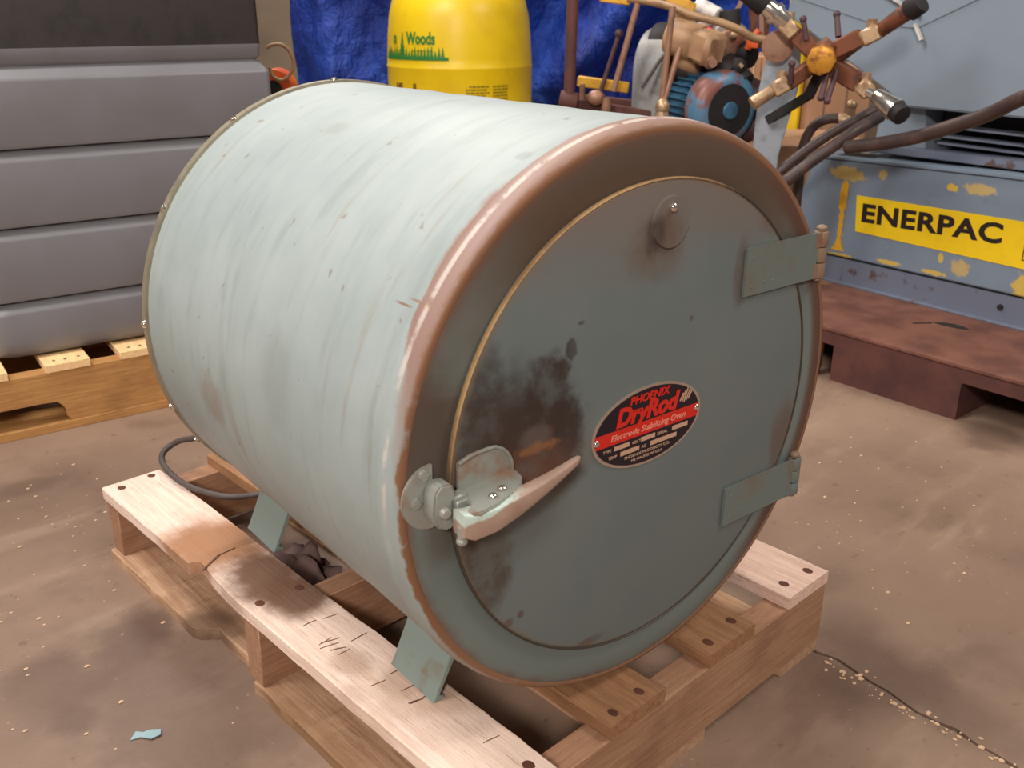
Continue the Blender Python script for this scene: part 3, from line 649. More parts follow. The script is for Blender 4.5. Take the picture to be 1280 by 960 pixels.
bm_.faces.new(rows[0][::-1]); bm_.faces.new(rows[-1])
b = MB(); b.merge(bm_); tag(b.obj('tub_upper_wall', 'tub_shade', tb, smooth=50), 'upper section coloured dark for its shadow')

# ================================================================ tarpaulin, drum, hook and orange reel
b = MB(); a0, a1 = Vector((1.8591, 3.411, 0.6474)), Vector((3.2967, 1.7004, 0.6606)); a0.z = a1.z = 0
dx = (a1-a0); Lx = dx.length; dx.normalize(); ny = Vector((-dx.y, dx.x, 0)); nx, nz = 220, 110; bm = b.bm; g = []
for j in range(nz+1):
    row = []
    for i in range(nx+1):
        u, v = i/nx*Lx, j/nz*1.75
        tri = lambda x: abs(((x) % 1)*2-1)
        fold = .16*tri((u+.02)/.56+.05*math.sin(v*3))+.02*math.sin(u*23+v*1.2) if u < .56 else .16*tri(.58/.56)+.02*math.sin(u*23+v*1.2)
        diag = .11*math.sin((u*1.0-v*1.25)*9+.5*math.sin(u*5))*min(1, max(0, (u-.95)*3))
        cr = mn.noise(Vector((u*4, v*3, 0)))*.07+mn.noise(Vector((u*11, v*9, 4)))*.03+mn.noise(Vector((u*26, v*20, 9)))*.010
        row.append(bm.verts.new(a0+dx*u+ny*(fold+diag+cr)+Vector((0, 0, .004+v))))
    g.append(row)
for j in range(nz):
    for i in range(nx): bm.faces.new((g[j][i], g[j][i+1], g[j+1][i+1], g[j+1][i]))
o = b.obj('tarpaulin', 'tarp', smooth=180); sm = o.modifiers.new('thick', 'SOLIDIFY'); sm.thickness = .003
tag(o, 'crumpled blue tarpaulin hanging behind the yellow drum and pump', 'tarp')

DC = Vector((2.1115, 2.5104, 0.6672)); DC.z = 0; tc_ = Vector((cam.location.x, cam.location.y, 0))-DC
dr = empty('plastic_drum', DC, math.atan2(tc_.y, tc_.x)+R(90), label='yellow plastic drum with green lettering in front of the blue tarpaulin', cat='drum')
RD = .281
b = MB(); b.lathe([(0, .004), (.25, .004), (.272, .02), (RD, .05), (RD, .30), (RD+.006, .31), (RD+.006, .33), (RD, .34), (RD, .598), (RD+.0018, .603), (RD+.0018, .608), (RD-.0005, .612), (RD-.001, .64), (RD-.006, .72), (RD-.014, .79), (RD-.03, .85), (RD-.07, .895), (.10, .91), (0, .91)], 96); b.obj('drum_body', 'yellow', dr, smooth=60)
for sx in (-.12, .12):
    b = MB(); b.cyl((sx, .05, .905), (sx, .05, .925), .03, None, 20, .002); b.obj('bung', 'yellow', dr)
def drw(x0, z0, r=RD+.0012):
    def f(p):
        a = -PI/2+(x0+p.x)/RD; rr = r+p.z
        zz = z0+p.y
        if zz > .64: rr -= .006*min(1, (zz-.64)/.08)
        return Vector((rr*math.cos(a), rr*math.sin(a), zz))
    return f
text('lettering', 'Woods', .058, 'green', dr, None, .0006, .0018, 0, .72, 'LEFT', 1., drw(-.218, .690))
text('lettering', 'n', .058, 'green', dr, None, .0006, .0018, 0, .8, 'LEFT', 1., drw(-.305, .690))
b = MB(); f_ = drw(0, 0)
def tree(x, z, hgt, wd):
    P = []
    for k in range(5):
        t = k/5; P += [(x-wd*(1-t)*.5, z+hgt*t), (x-wd*(1-t)*.28, z+hgt*(t+.12))]
    P.append((x, z+hgt)); P += [(2*x-a_, c_) for a_, c_ in P[-2::-1]]
    b.prism(P, 0, .0006, lambda u, v, w_: f_(Vector((u, v, w_))))
tree(-.243, .650, .082, .034)
for i in range(22):
    x = -.36+i*.0142; tree(x, .640, .022+.020*abs(math.sin(i*2.3))+(.012 if i in (18, 15) else 0), .017)
for i in range(24):
    x0 = -.365+i*.0135; b.prism([(x0, .634), (x0+.0137, .634), (x0+.0137, .645), (x0, .645)], 0, .0006, lambda u, v, w_: f_(Vector((u, v, w_))))
b.obj('tree_print', 'green', dr, smooth=0)
b = MB(); rnd = random.Random(3)
def words(x0, x1, z, h_):
    x = x0
    while x < x1-.004:
        L_ = min(rnd.uniform(.006, .02), x1-x); b.prism([(x, z), (x+L_, z), (x+L_, z+h_), (x, z+h_)], 0, .0005, lambda u, v, w_: f_(Vector((u, v, w_)))); x += L_+.003
for k in range(5): words(.020+.012*(k == 0), .108-.01*(k % 2), .540-k*.011, .006)
for k in range(6): words(.124, .190, .540-k*.011, .006)
words(-.19, -.10, .664, .004)
b.obj('small_print', 'faint', dr, smooth=0)
text('lettering', 'HE', .026, 'brownprint', dr, None, .0006, .001, 0, 1.3, 'LEFT', 1., drw(-.285, .532))
text('lettering', 'S', .026, 'brownprint', dr, None, .0006, .0015, 0, 1.2, 'LEFT', 1., drw(-.188, .532))

# grey-brown column with a cord hook and the orange reel beyond the tub
HK = (0.9271, 1.8708, 0.6357)
rl = empty('cord_reel', (HK[0], HK[1], 0), R(-43), label='small orange reel on a stand between the grey tub and the tarpaulin', cat='reel')
zt = HK[2]
b = MB(); b.cyl((0, -.035, zt-.02), (0, .035, zt-.02), .05, None, 32, .004); b.obj('spool', 'orange', rl)
b = MB(); b.cyl((0, -.045, zt-.02), (0, .045, zt-.02), .022, None, 20); b.obj('hub', 'dark', rl)
b = MB(); b.tube([(-.07, .03, 0), (-.05, .03, zt-.08), (0, .03, zt-.02)], .009); b.tube([(.07, .03, 0), (.05, .03, zt-.08), (0, .03, zt-.02)], .009); b.tube([(0, .25, 0), (0, .04, zt-.02)], .009); b.obj('stand', 'dark', rl)
b = MB(); b.tube([(0.8871, 1.8361, 0.7182), (0.8999, 1.8288, 0.7259), (0.9207, 1.8166, 0.7257), (0.937, 1.807, 0.7099), (0.9438, 1.8029, 0.6822), (0.9349, 1.8082, 0.6545), (0.9162, 1.8193, 0.6388), (0.8974, 1.8302, 0.6471), (0.8904, 1.8342, 0.671)], .0048, 10); b.obj('cord_loop', 'tanpipe', rl, world=True)

# ================================================================ rusty skid and the hydraulic unit
sk = empty('steel_skid', (-0.1588, 0.4471, 0.8247) and (1.546, .556, 0), R(-94.14), label='rusty brown steel skid base under the blue-grey hydraulic unit', cat='skid')
SZ = .125
b = MB(); b.box((-.20, 0, SZ-.008), (1.1, 1.0, SZ), .001); b.obj('top_plate', 'rust', sk)
for y0 in (.004, .93):
    b = MB(); b.box((-.20, y0, SZ-.040), (1.1, y0+.010, SZ-.008)); b.box((-.20, y0, 0), (.004, y0+.010, .020))
    b.box((.038, y0, 0), (.345, y0+.010, SZ-.040)); b.box((-.02, y0, .020), (.006, y0+.010, SZ-.040)); b.box((.85, y0, 0), (1.1, y0+.010, SZ-.040)); b.obj('channel', 'rust_side', sk)
for x in (.04, .335, .86, -.19):
    b = MB(); b.box((x, .014, 0), (x+.009, .93, SZ-.009)); b.obj('cross_web', 'rust_side', sk)
b = MB(); c_ = (0.3091, 0, 0.2015)
q = (1.7622, 0.3464, 0.125); q2 = (1.7366, 0.4035, 0.125)
b.prism([(-.040, 0), (-.025, .014), (.0, .020), (.025, .016), (.042, .004), (.02, -.004), (-.02, -.006)], 0, .0012, lambda u, v, w_: (q[0]+v*1.1, q[1]-u, SZ+w_))
b.beam((q2[0]-.016, q2[1]+.014, SZ+.0006), (q2[0]+.018, q2[1]-.016, SZ+.0006), .006, .0012); b.obj('torch_cut', 'dark', sk, world=True)

MA = (1.922, .755, 0)
hu = empty('hydraulic_unit', MA, math.atan2(-.9927, -.120), label='blue-grey hydraulic power unit with big yellow and black maker label', cat='machine')
XYZ = lambda u, v, w_: (u, w_, v)
b = MB(); b.prism([(-.15, SZ), (.95, SZ), (.95, .197), (-.15, .190)], .002, .5, XYZ, .002); b.box((-.15, -.012, SZ), (.95, .01, SZ+.006), .001); b.obj('base_flange', 'flange', hu)
b = MB(); b.box((-.14, .008, .188), (.95, .45, .206)); b.obj('shadow_gap', 'dark', hu)  # solid dark strip standing for the shade in the gap
b = MB(); b.prism([(-.165, .196), (.95, .203), (.95, .463), (.40, .458), (-.078, .445), (-.088, .440)], 0, .42, XYZ, .003); tank = b.obj('oil_tank', 'machine', hu)
b = MB(); b.prism([(-.10, .446), (.40, .459), (.95, .465), (.95, .472), (.40, .466), (-.10, .452)], -.004, .43, XYZ, .001); b.obj('tank_lid', 'machine', hu)
b = MB(); b.prism([(0.0579, -0.0015, 0.3647)[::2], (0.0673, -0.0015, 0.272)[::2], (.62, .262), (.62, .371)], -.0005, -.0018, XYZ); lab = b.obj('maker_label', 'label_yellow', hu, smooth=0); lab['label'] = 'yellow label with black ENERPAC lettering'
e0 = (0.0777, -0.002, 0.3013); e1 = (0.4574, -0.002, 0.312)
ang = math.atan2(e1[2]-e0[2], e1[0]-e0[0])
mt = Matrix.Translation((e0[0], -.0018, e0[2])) @ Matrix.Rotation(-ang, 4, 'Y') @ Matrix.Rotation(R(90), 4, 'X')
text('lettering', 'ENERPAC', .0640, 'ink', lab, mt, .0005, .0022, 0, 1.32, 'LEFT', 1.06)
b = MB(); q = (.535, .318)
for (x0, z0, x1, z1) in ((-.03, -.035, .03, -.032), (-.03, .032, .03, .035), (-.03, -.035, -.027, .035), (.027, -.035, .030, .035)): b.box((q[0]+x0, -.0025, q[1]+z0), (q[0]+x1, -.0017, q[1]+z1))
b.obj('label_frame', 'brownprint', lab, smooth=0)
# thick yellow paint run
b = MB(); L_, Rr = [], []
for i in range(25):
    t = i/24; z = .396-(.396-.212)*t; wl = .010 if t < .38 else .0065+.002*math.sin(i*2.2); wl = wl if t < .88 else .0065+.014*(t-.88)/.12
    if i == 0: wl = .005
    L_.append((.020-wl-(.002 if .1 < t < .4 else 0), z)); Rr.append((.020+wl, z))
b.prism(L_+Rr[::-1], -.0003, -.0018, XYZ); b.obj('paint_run', 'orangeyel', hu, smooth=0)
hb = MB(); p = (0.4775, -0.001, 0.1652); hb.cyl((p[0], -.003, p[2]), (p[0], .004, p[2]), .007, None, 14); hb.obj('bolt_hole', 'dark', hu)
# hoods on the tank and upper cabinet
b = MB(); b.prism([(.06, .470), (.95, .474), (.95, .50), (.10, .487)], .05, .40, XYZ, .002); b.obj('tank_cover', 'flange', hu)
b = MB(); b.prism([(.02, .472), (.17, .474), (.15, .60), (.03, .60)], .10, .30, XYZ, .002); b.obj('cabinet_foot', 'hood', hu)
b = MB(); b.prism([(.17, .49), (.95, .49), (.95, .585), (.17, .585)], .16, .40, XYZ, .002); b.obj('cabinet_recess', 'dark', hu)
b = MB()
for zz in (.505, .522, .545): b.beam((.2, .12, zz), (.95, .10, zz-.004), .05, .005)
b.obj('recess_slats', 'flange', hu)
q = [(-0.2669, 0.05, 0.7997), (0.1322, 0.05, 0.5878), (0.4246, 0.05, 0.586), (0.1369, 0.05, 0.763), (0.2802, 0.05, 0.8341)]
P = [(q[0][0], q[0][2]), (q[1][0]+.0, q[1][2]), (q[2][0], q[2][2]), (.95, .588), (.95, 1.0), (.58, 1.0), (q[4][0], q[4][2]), (q[3][0]-.01, q[3][2]-.01), (q[3][0]-.10, q[3][2]-.02), (-.05, .90), (-.2, 1.0), (-.245, .90)]
P = [(-.267, .80), (.132, .588), (.425, .586), (.95, .588), (.95, 1.02), (-.235, 1.02), (-.245, .90)]
b = MB(); b.prism(P, .05, .40, XYZ, .004); b.obj('cabinet', 'hood', hu)
P = [(-.262, .815), (.05, .745), (.137, .763), (.28, .834), (.60, 1.00), (-.23, 1.00)]
b = MB(); b.prism([(-.24, .84), (.02, .775), (.130, .770), (.28, .838), (.56, 1.0), (-.22, 1.0)], .047, .053, XYZ, .002); b.obj('cabinet_upper_panel', 'hood', hu)
b = MB(); b.beam((0.1337, 0.03, 0.7812), (0.1566, 0.03, 0.7457), .010, .006); b.beam((0.0208, 0.03, 0.8604), (0.137, 0.04, 0.799), .008, .006); b.obj('latch_strip', 'white', hu)
b = MB(); b.box((-.055, .03, .466), (.055, .10, .476), .003); b.obj('spacer_block', 'white', hu)
b = MB(); b.box((-.05, .02, .476), (.05, .09, .486), .003); b.obj('spacer_block', 'white', hu)

# ================================================================ valve manifold
b0 = (1.6489, 0.6949, 0.7079)
vm = empty('valve_manifold', (b0[0], b0[1], 0), R(-60), label='rusty cross-shaped valve manifold with brass and chrome fittings in front of the cabinet', cat='manifold')
D_ = 2.42
def wp(o_): return o_
b = MB(); b.cyl((1.5979, 0.6632, 0.7073), (1.7032, 0.7208, 0.7122), .033, .033, 8, .004); b.obj('hub_nut', 'gold', vm, world=True)
b = MB()
b.beam((1.6661, 0.7052, 0.7104), (1.699, 0.6247, 0.7566), .045, .040, .004); b.beam((1.6671, 0.7033, 0.707), (1.6131, 0.7552, 0.6504), .034, .032, .004)
b.beam((1.6632, 0.7101, 0.7138), (1.6353, 0.7573, 0.7618), .042, .038, .004); b.beam((1.671, 0.6965, 0.7001), (1.6945, 0.6116, 0.6559), .042, .040, .004)
b.cyl((1.6499, 0.6932, 0.7217), (1.6596, 0.676, 0.746), .026, .018, 12, .002); b.cyl((1.6992, 0.6243, 0.7532), (1.6716, 0.6954, 0.6896), .016, None, 12)
b.obj('cross_body', 'cast', vm, world=True)
vb = (((1.689, 0.6222, 0.7501), (1.7064, 0.5887, 0.7706)), ((1.5994, 0.7393, 0.659), (1.5818, 0.7678, 0.637)), ((1.6269, 0.7518, 0.7586), (1.6104, 0.7786, 0.7893)), ((1.675, 0.6058, 0.6606), (1.6875, 0.5817, 0.6354)))
for p, q in vb:
    b = MB(); b.beam(p, q, .036, .036, .005); b.cyl(Vector(p)*.5+Vector(q)*.5, Vector(p)*.5+Vector(q)*.5+Vector((0, 0, .034)), .011, None, 12); b.obj('valve_body', 'brass', vm, world=True)
b = MB(); b.cyl((1.7051, 0.5912, 0.7673), (1.7005, 0.51, 0.8236), .016, .020, 14, .001); b.obj('hose_stub', 'cast', vm, world=True)
b = MB(); b.cyl((1.6989, 0.525, 0.8108), (1.6951, 0.498, 0.83), .024, None, 14, .002); b.obj('hose_cap', 'dark', vm, world=True)
b = MB(); b.cyl((1.5835, 0.7651, 0.6406), (1.5411, 0.7942, 0.6091), .014, .016, 14, .001); b.obj('pipe_nipple', 'brass', vm, world=True)
b = MB(); b.cyl((1.6144, 0.7723, 0.7859), (1.5793, 0.8088, 0.8233), .022, .020, 20, .002); b.cyl((1.6042, 0.7884, 0.7995), (1.5981, 0.7981, 0.808), .026, None, 20, .001); b.obj('coupler', 'chrome', vm, world=True)
b = MB(); b.cyl((1.5814, 0.8056, 0.8199), (1.552, 0.85, 0.8604), .026, None, 18, .002); b.obj('coupler_cap', 'dark', vm, world=True)
b = MB(); b.cyl((1.6751, 0.5839, 0.6429), (1.6794, 0.5533, 0.6273), .012, None, 14); b.cyl((1.6796, 0.5641, 0.6352), (1.6685, 0.5074, 0.6071), .017, .026, 22, .002); b.obj('coupler', 'chrome', vm, world=True)
b = MB(); b.cyl((1.6714, 0.513, 0.6099), (1.6613, 0.4876, 0.5972), .0235, .022, 18, .002); b.obj('coupler_cap', 'dark', vm, world=True)
for p, q in (((1.6745, 0.6699, 0.7561), (1.6875, 0.6876, 0.8033)), ((1.5844, 0.7256, 0.6569), (1.5754, 0.7211, 0.699)), ((1.641, 0.6683, 0.6781), (1.6023, 0.6554, 0.6287)), ((1.6507, 0.6509, 0.6854), (1.6095, 0.6427, 0.6221)), ((1.6316, 0.7246, 0.7488), (1.6256, 0.7347, 0.7931))):
    b = MB(); b.cyl(p, q, .007, .006, 10); b.ball(q, .0085, seg=10); b.obj('valve_lever', 'maroon', vm, world=True)
b = MB(); b.prism([(-.022, 0), (.018, 0), (.030, .50), (.055, .66), (.050, .76), (.028, .80), (-.002, .80), (-.024, .76), (-.036, .66), (-.034, .50)], 0, .012, XYZ, .002)
pp = (1.6637, 0.8254, 0.4656); tq = (1.6701, 0.8152, 0.728)
o = b.obj('steel_paddle', 'post', vm); zz = .80
# blade leans: map so that its foot and rounded head fall where they stand
for v in o.data.vertices:
    f = v.co.z/.80; base = vm.matrix_basis.inverted() @ Vector((pp[0], pp[1], 0)); head = vm.matrix_basis.inverted() @ Vector((tq[0], tq[1], 0))
    v.co = Vector((base.x+(head.x-base.x)*max(0, (f-.45)/.55)+v.co.x, base.y+v.co.y, v.co.z*(1.6698, 0.8157, 0.7708)[2]/.80))
o['label'] = 'tall blue-grey paddle-shaped bracket'
b = MB(); c_ = vm.matrix_basis.inverted() @ Vector((1.6416, 0.8042, 0.7326)); b.cyl((c_.x, c_.y, c_.z), (c_.x, c_.y-.006, c_.z), .036, None, 28, .001); b.obj('paddle_boss', 'copper', vm)
b = MB(); b.beam((1.6639, 0.8251, 0.5618), (1.6747, 0.7301, 0.6234), .02, .02); b.beam((1.6749, 0.7298, 0.6198), (1.6786, 0.7035, 0.689), .02, .02); b.obj('manifold_arm', 'dark', vm, world=True)

# hoses
def hose(pts, r, label, g='hydraulic hoses on the power unit'):
    b = MB(); b.tube(pts, r, 12); o = b.obj('hydraulic_hose', 'hose', smooth=60); tag(o, label, 'hose', g); return o
hose([(1.9781, 0.0852, 0.4973), (1.8261, 0.0747, 0.6094), (1.6665, 0.0905, 0.6709), (1.5859, 0.1496, 0.6818), (1.6033, 0.2227, 0.656), (1.6415, 0.2922, 0.6198), (1.6579, 0.3592, 0.591), (1.6742, 0.4476, 0.557), (1.6834, 0.5225, 0.5354), (1.6863, 0.584, 0.5221), (1.6881, 0.6239, 0.5144)], .0155, 'thick brown hydraulic hose sweeping up to the right edge above the yellow label')
q = (1.4995, 0.7664, 0.3001)
hose([(q[0], q[1]+.25, .016), (q[0], q[1]+.08, .016), (q[0]-.01, q[1], .06), (1.5279, 0.7594, 0.3702), (1.6104, 0.7211, 0.4354), (1.6487, 0.6953, 0.4719), (1.6905, 0.6616, 0.5105), (1.74, 0.6325, 0.5477), (1.8339, 0.6244, 0.5728)], .0145, 'thick hydraulic hose running diagonally behind the oven rim, the nearer of a pair')
q = (1.6022, 0.8649, 0.3449)
hose([(q[0], q[1]+.3, .014), (q[0], q[1]+.1, .014), (q[0], q[1]-.01, .08), (1.6304, 0.8403, 0.3788), (1.6807, 0.7981, 0.4317), (1.7291, 0.756, 0.486), (1.7804, 0.7056, 0.5381), (1.8263, 0.6616, 0.5724), (1.8774, 0.6493, 0.5906)], .0125, 'thinner hydraulic hose just above and behind the diagonal one')
q = (1.7948, 0.8021, 0.3737)
hose([(q[0]-.02, q[1]+.1, .014), (q[0], q[1]+.01, .05), (q[0], q[1], .2), (1.7961, 0.8, 0.4249), (1.7961, 0.7999, 0.4792), (1.8008, 0.7919, 0.5192), (1.8108, 0.7745, 0.5474), (1.8269, 0.7456, 0.5601), (1.8469, 0.7087, 0.5577)], .0125, 'hydraulic hose bent in an arch to a brass elbow by the cardboard boxes')
b = MB(); p = Vector((1.8469, 0.7087, 0.5577)); b.cyl((1.8344, 0.7319, 0.5568), p, .017, None, 12, .001); b.cyl(p, p+Vector((0, 0, .03)), .012, None, 10); b.ball(p+Vector((0, 0, .035)), .014, seg=12)
tag(b.obj('hose_elbow', 'brass'), 'brass elbow at the end of the arched hose', 'fitting')

# ================================================================ boxes, rack post
bd = R(-52)
def carton(name, c, sx, sy, z0, z1, label, rz=bd, mt='card'):
    e_ = empty(name, (c[0], c[1], z0), rz, label=label, cat='box')
    b = MB(); b.box((-sx/2, 0, 0), (sx/2, sy, z1-z0), .004); b.obj('carton', mt, e_)
    t_ = MB(); t_.box((-sx/2-.0005, sy/2-.025, .02), (sx/2+.0005, sy/2+.025, z1-z0+.0006)); t_.obj('packing_tape', 'blocktan', e_, smooth=0)
    sm_ = MB()
    for k in (.32, .64): sm_.box((-sx/2+sx*k, -.0008, .01), (-sx/2+sx*k+.006, .002, z1-z0-.005))
    sm_.obj('box_seam', 'copper', e_, smooth=0)
    return e_
PX, PY, PO = Vector((0.6117, -0.7911, 0)), Vector((0.7911, 0.6117, 0)), Vector((1.8442, 1.2643, 0))
def pf(x, y, z=0): return PO+PX*x+PY*y+Vector((0, 0, z))
zA = (0.3977, 0.55, 0.4315)[2]
carton('cardboard_box', pf(.44, .15), .32, .42, 0, zA, 'large tan cardboard box on the floor between the oven and the hydraulic unit')
carton('cardboard_box', pf(.555, .63), .22, .35, 0, (0.5294, 0.63, 0.6293)[2], 'taller tan cardboard box standing behind the valve manifold')
carton('cardboard_box', pf(.31, .66), .075, .3, 0, (0.3189, 0.66, 0.6619)[2], 'narrow tan cardboard box behind the paddle bracket')
rp = pf(.405, .60)
rk = empty('rack_post', rp, bd, label='yellow upright rack post behind the cardboard boxes', cat='post')
b = MB(); b.box((-.032, 0, 0), (.032, .01, 1.2)); b.box((-.032, 0, 0), (-.024, .05, 1.2)); b.box((.024, 0, 0), (.032, .05, 1.2)); b.box((-.008, -.004, 0), (.002, 0, 1.2)); b.obj('upright', 'label_yellow', rk)
b = MB(); b.box((-.034, -.012, 0), (.034, .06, .008)); b.obj('foot_plate', 'label_yellow', rk)

# ================================================================ pump unit
P0 = (1.8442, 1.2643, 0); PR = R(-52.29)
pu = empty('pump_unit', P0, PR, label='dusty blue electric motor and belt-driven pump on a dark frame before the tarpaulin', cat='pump')
# frame
b = MB(); b.beam((-0.3004, 0, 0.5583), (0.0526, 0, 0.5104), .03, .03, .002); b.beam((-0.337, 0.35, 0.5417), (0.2591, 0.35, 0.4915), .03, .03, .002); b.beam((0.0546, 0, 0.4813), (0.2036, 0, 0.4596), .03, .03, .002)
for (x, y) in ((-.30, 0), (.20, 0), (-.30, .38), (.20, .38)): b.beam((x, y, 0), (x, y, .50), .03, .03)
b.beam((-.30, 0, .28), (-.30, .38, .28), .02, .02); b.beam((.20, 0, .28), (.20, .38, .28), .02, .02); b.box((-.30, 0, .46), (.22, .40, .47)); b.obj('frame', 'rust_side', pu)
q = (-0.2798, -0.08, 0.8957); q2 = (-0.2851, -0.08, 0.5569)
b = MB(); b.tube([q, q2], .016, 14, 0); b.cyl((-0.3105, -0.08, 0.574), (-0.2603, -0.08, 0.566), .026, None, 14, .002); b.tube([q2, (q2[0], q2[1], .0)], .015, 12, 0); b.obj('tall_pipe', 'rust_side', pu)
b = MB(); b.beam((-0.2748, 0.06, 0.6147), (-0.1238, 0.06, 0.5964), .03, .030, .003); b.obj('yellow_bar', 'orangeyel', pu)
b = MB(); b.beam((-0.2108, -0.02, 0.8398), (-0.1264, -0.02, 0.8295), .02, .018, .003); b.beam((-0.0263, -0.06, 0.8476), (0.0487, -0.06, 0.8114), .03, .03, .004); b.obj('yellow_bracket', 'orangeyel', pu)
def rod(a, c, r1, mt='copper', nm='rod', knob=0.):
    b = MB(); b.cyl(a, c, r1, None, 12)
    if knob: b.ball(a, knob, seg=12)
    b.obj(nm, mt, pu)
rod((-0.105, -0.06, 0.8274), (-0.161, -0.06, 0.5962), .0085)
rod((-0.1533, -0.03, 0.7484), (-0.1992, -0.03, 0.5934), .0065, 'maroon', 'lever', .012)
rod((-0.0093, -0.14, 0.8194), (-0.0245, -0.14, 0.575), .0085)
rod((0.0162, -0.12, 0.7151), (-0.0202, -0.14, 0.5751), .0085)
rod((-0.2551, 0, 0.6102), (-0.2534, 0, 0.55), .008)
b = MB(); b.tube([(-0.1338, -0.06, 0.8395), (-0.0728, -0.06, 0.8315), (-0.0094, -0.1, 0.8174), (0.0488, -0.12, 0.7958), (0.116, -0.14, 0.7804), (0.1693, -0.14, 0.7608), (0.2102, -0.14, 0.7412), (0.2682, -0.14, 0.7356)], .0105, 12); b.obj('bent_pipe', 'tanpipe', pu)
b = MB(); p = (-0.0215, -0.15, 0.5633); b.ball(p, .020, (1, 1, 1.2), 14); b.cyl((p[0], p[1], p[2]-.05), (p[0], p[1], p[2]), .022, .016, 14, .002); b.obj('rod_end_cup', 'brass', pu)
b = MB(); p = (-0.2123, -0.03, 0.5756); b.ball(p, .022, (1.2, 1, 1), 12); b.cyl((p[0]+.03, p[1], p[2]-.05), (p[0]+.03, p[1], p[2]), .014, None, 12); b.obj('lever_pivot', 'copper', pu)
# belt guard
gz0 = (-0.0405, 0, 0.5423)[2]; gx0 = (-0.0927, 0, 0.6232)[0]; gx1 = (0.0157, 0, 0.6246)[0]; gzt = (-0.0317, 0, 0.7798)[2]
b = MB(); P = []
cx_, rw = (gx0+gx1)/2, (gx1-gx0)/2
oa = [(-.115, 0)]+[(-.115*math.cos(R(a)), gzt-gz0-.115+.115*math.sin(R(a))) for a in range(0, 181, 12)]+[(.115, 0)]
ia = [(.095, 0)]+[(.095*math.cos(R(a)), gzt-gz0-.115+.095*math.sin(R(a))) for a in range(0, 181, 12)]+[(-.095, 0)]
GM = Matrix.Translation((cx_+.010, .10, gz0-.02)) @ Matrix.Rotation(R(66), 4, 'Z')
n = len(oa)
for k in range(n-1):
    o0, o1, i0, i1 = oa[k], oa[k+1], ia[n-1-k], ia[n-2-k]
    vs = [(o0[0], -.05, o0[1]), (o1[0], -.05, o1[1]), (i1[0], -.05, i1[1]), (i0[0], -.05, i0[1]), (o0[0], .04, o0[1]), (o1[0], .04, o1[1]), (i1[0], .04, i1[1]), (i0[0], .04, i0[1])]
    b._add([GM @ Vector(v) for v in vs], [(0, 1, 2, 3), (7, 6, 5, 4), (0, 4, 5, 1), (3, 2, 6, 7)])
vs = [GM @ Vector((x, .038, z)) for x, z in oa]; b._add(vs, [tuple(range(n))])
bmesh.ops.remove_doubles(b.bm, verts=b.bm.verts, dist=1e-5); bmesh.ops.recalc_face_normals(b.bm, faces=b.bm.faces)
b.obj('belt_guard', 'guard', pu)
b = MB(); b.merge((lambda m_: m_.bm)(MB().cyl(GM @ Vector((0, -.035, .17)), GM @ Vector((0, .02, .17)), .085, None, 32, .003))); b.obj('belt_pulley', 'dark', pu)
# pump head
b = MB(); b.cyl((-0.0118, 0, 0.7442), (0.0728, -0.04, 0.7208), .050, .052, 20, .004); b.cyl((0.0229, 0.02, 0.6884), (0.0851, -0.02, 0.678), .045, None, 20, .004); b.obj('pump_body', 'blocktan', pu)
b = MB(); b.beam((0.0636, -0.05, 0.7253), (0.115, -0.1, 0.7069), .085, .085, .012); b.obj('pump_block', 'blocktan', pu)
b = MB(); b.cyl((0.1355, 0.03, 0.706), (0.1542, 0, 0.7031), .078, None, 36, .004); b.obj('flywheel', 'guard', pu)
b = MB(); b.cyl((0.1387, 0, 0.7051), (0.1533, -0.02, 0.7018), .058, None, 30, .003); b.obj('flywheel_face', 'copper', pu)
b = MB(); b.ball((0.0979, -0.1, 0.6801), .020, seg=14); b.cyl((0.0979, -0.1, 0.6801), (0.1052, -0.14, 0.6781), .012, None, 12); b.obj('drain_boss', 'copper', pu)
b = MB(); b.ball((0.0268, 0.02, 0.7986), .030, seg=14); b.cyl((0.027, 0.02, 0.7944), (0.0406, 0.02, 0.7567), .022, None, 14); b.obj('air_cap', 'brass', pu)
b = MB(); b.cyl((0.0588, 0.06, 0.8236), (0.1171, 0.02, 0.7947), .022, .022, 14, .002); b.cyl((0.0617, 0, 0.7656), (0.0995, -0.01, 0.7825), .012, None, 12); b.obj('filter_can', 'white', pu)
b = MB(); b.cyl((0.075, -0.02, 0.7577), (0.1006, -0.05, 0.7503), .014, None, 12); b.obj('red_tag', 'plate_red', pu)
b = MB(); b.cyl((0.1462, 0.02, 0.8113), (0.1651, 0.02, 0.6896), .028, None, 14, .002); b.cyl((0.0024, 0.03, 0.6574), (0.1914, 0, 0.6267), .045, None, 16, .004); b.cyl((0.1421, -0.02, 0.6786), (0.2011, -0.06, 0.6224), .030, None, 14, .003); b.cyl((0.1782, 0.03, 0.6978), (0.2164, 0, 0.691), .035, None, 14, .003)
b.cyl((0.1291, -0.04, 0.6668), (0.1644, -0.06, 0.6473), .03, None, 12, .002); b.ball((0.1759, -0.06, 0.6642), .026, seg=10); b.obj('dark_gearing', 'dark', pu)
b = MB(); b.cyl((0.1776, -0.09, 0.6741), (0.1868, -0.09, 0.666), .006, None, 10); b.ball((0.1604, -0.02, 0.7457), .014, seg=10); b.obj('grease_fittings', 'brass', pu)
b = MB(); b.tube([(0.2004, -0.02, 0.7085), (0.2129, -0.02, 0.7377), (0.2281, -0.02, 0.7585)], .010, 10); b.box((0.1972, -0.03, 0.713), tuple(a+d_ for a, d_ in zip((0.1972, -0.03, 0.713), (.03, .03, .03)))); b.obj('orange_hose', 'orange', pu)
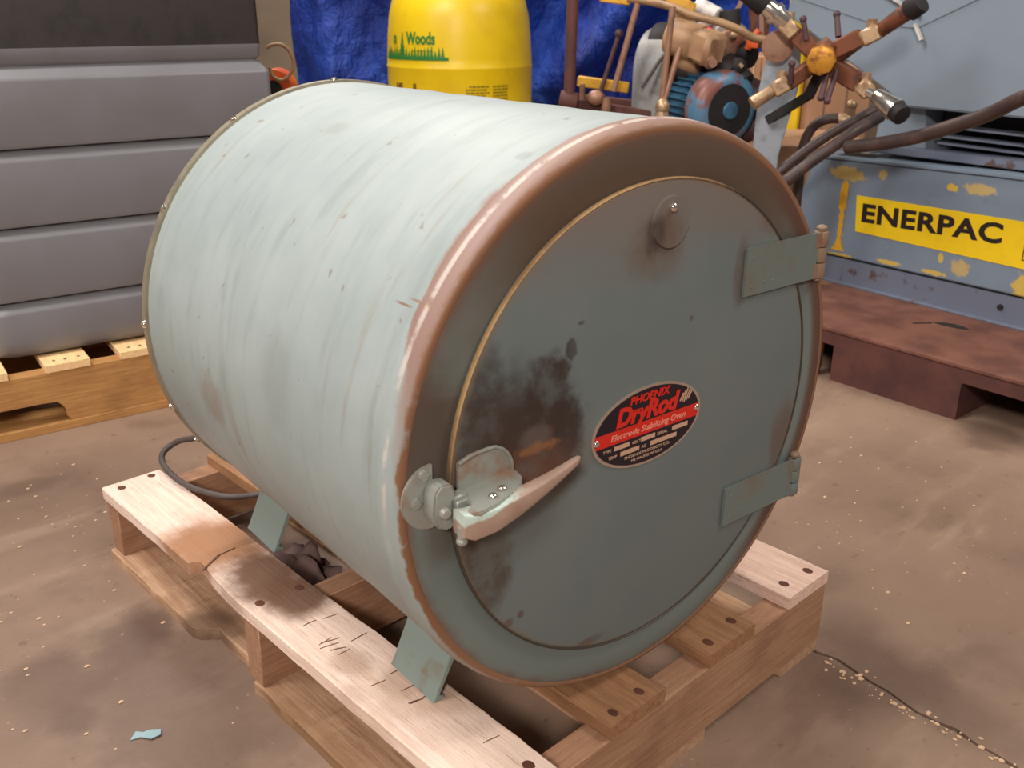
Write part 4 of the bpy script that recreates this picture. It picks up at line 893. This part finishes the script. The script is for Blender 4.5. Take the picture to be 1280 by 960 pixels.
b = MB(); b.beam((0.2318, 0.08, 0.8489), (0.2443, 0.08, 0.7393), .012, .012); b.beam((0.1892, 0.1, 0.8491), (0.1628, 0.1, 0.7941), .012, .012); b.obj('uprights', 'copper', pu)
b = MB(); b.beam((0.2133, 0.16, 0.8497), (0.2354, 0.16, 0.7061), .07, .02); b.beam((0.2574, 0.14, 0.794), (0.2566, 0.14, 0.707), .03, .02); b.obj('brown_backing', 'cast', pu)
b = MB(); b.tube([(-0.0014, 0, 0.7189), (-0.0344, -0.03, 0.6817), (-0.0588, -0.04, 0.6436), (-0.0836, -0.04, 0.6044)], .005, 8); b.obj('drive_cable', 'rubber', pu)
# motor
mc0, mc1 = Vector((0.0171, 0.1, 0.568)), Vector((0.126, -0.06, 0.5573))
ax = (mc1-mc0).normalized(); LM = (mc1-mc0).length
b = MB(); b.cyl(mc0, mc1, .082, None, 40, .003); mo = b.obj('motor_body', 'motor', pu)
q_ = ax.to_track_quat('Z', 'Y').to_matrix().to_4x4(); MM = Matrix.Translation(mc0) @ q_
fb = MB()
for k in range(30):
    a = 2*PI*k/30; m_ = MM @ Matrix.Rotation(a, 4, 'Z'); fb.box((.078, -.002, .01), (.094, .002, LM-.01), 0, m_)
fb.obj('cooling_fin', 'motor', mo)
b = MB(); mtx = Matrix.Translation(mc1) @ q_; b.lathe([(.060, -.012), (.098, -.012), (.104, .0), (.104, .035), (.096, .052), (.075, .062), (.060, .060), (.055, .052), (.02, .050), (0, .050)], 48, mtx); b.obj('fan_cowl', 'cowl', pu, smooth=45)
b = MB(); b.lathe([(.012, .0655), (.070, .0635), (.074, .055), (.012, .055)], 40, mtx); b.obj('fan_grille', 'dark', pu)
b = MB(); b.lathe([(0, .072), (.022, .070), (.026, .060), (0, .055)], 24, mtx); b.obj('fan_hub', 'motor', pu)
b = MB(); bx0 = mc0.lerp(mc1, .45); b.box((bx0.x-.05, bx0.y-.04, bx0.z+.075), (bx0.x+.05, bx0.y+.04, bx0.z+.118), .005); b.obj('terminal_box', 'motor', pu)
b = MB(); b.cyl((0.1965, 0.02, 0.5554), (0.2429, -0.01, 0.537), .085, .080, 24, .004); b.cyl((0.232, 0, 0.5182), (0.2555, 0, 0.5053), .06, None, 20, .003); b.obj('gearbox', 'maroon', pu)
b = MB()
for k in range(3): b.cyl((0.169, -0.03, 0.6114), (0.2388, -0.03, 0.6123), .004, None, 8) if k == 0 else b.beam(tuple(a+d_ for a, d_ in zip((0.169, -0.03, 0.6114), (0, 0, -.018*k))), tuple(a+d_ for a, d_ in zip((0.2388, -0.03, 0.6123), (0, 0, -.018*k))), .006, .006)
b.obj('guard_rail', 'copper', pu)
b = MB(); b.beam((0.2304, -0.02, 0.5203), (0.2465, -0.02, 0.4653), .03, .03, .003); b.obj('foot_bracket', 'copper', pu)
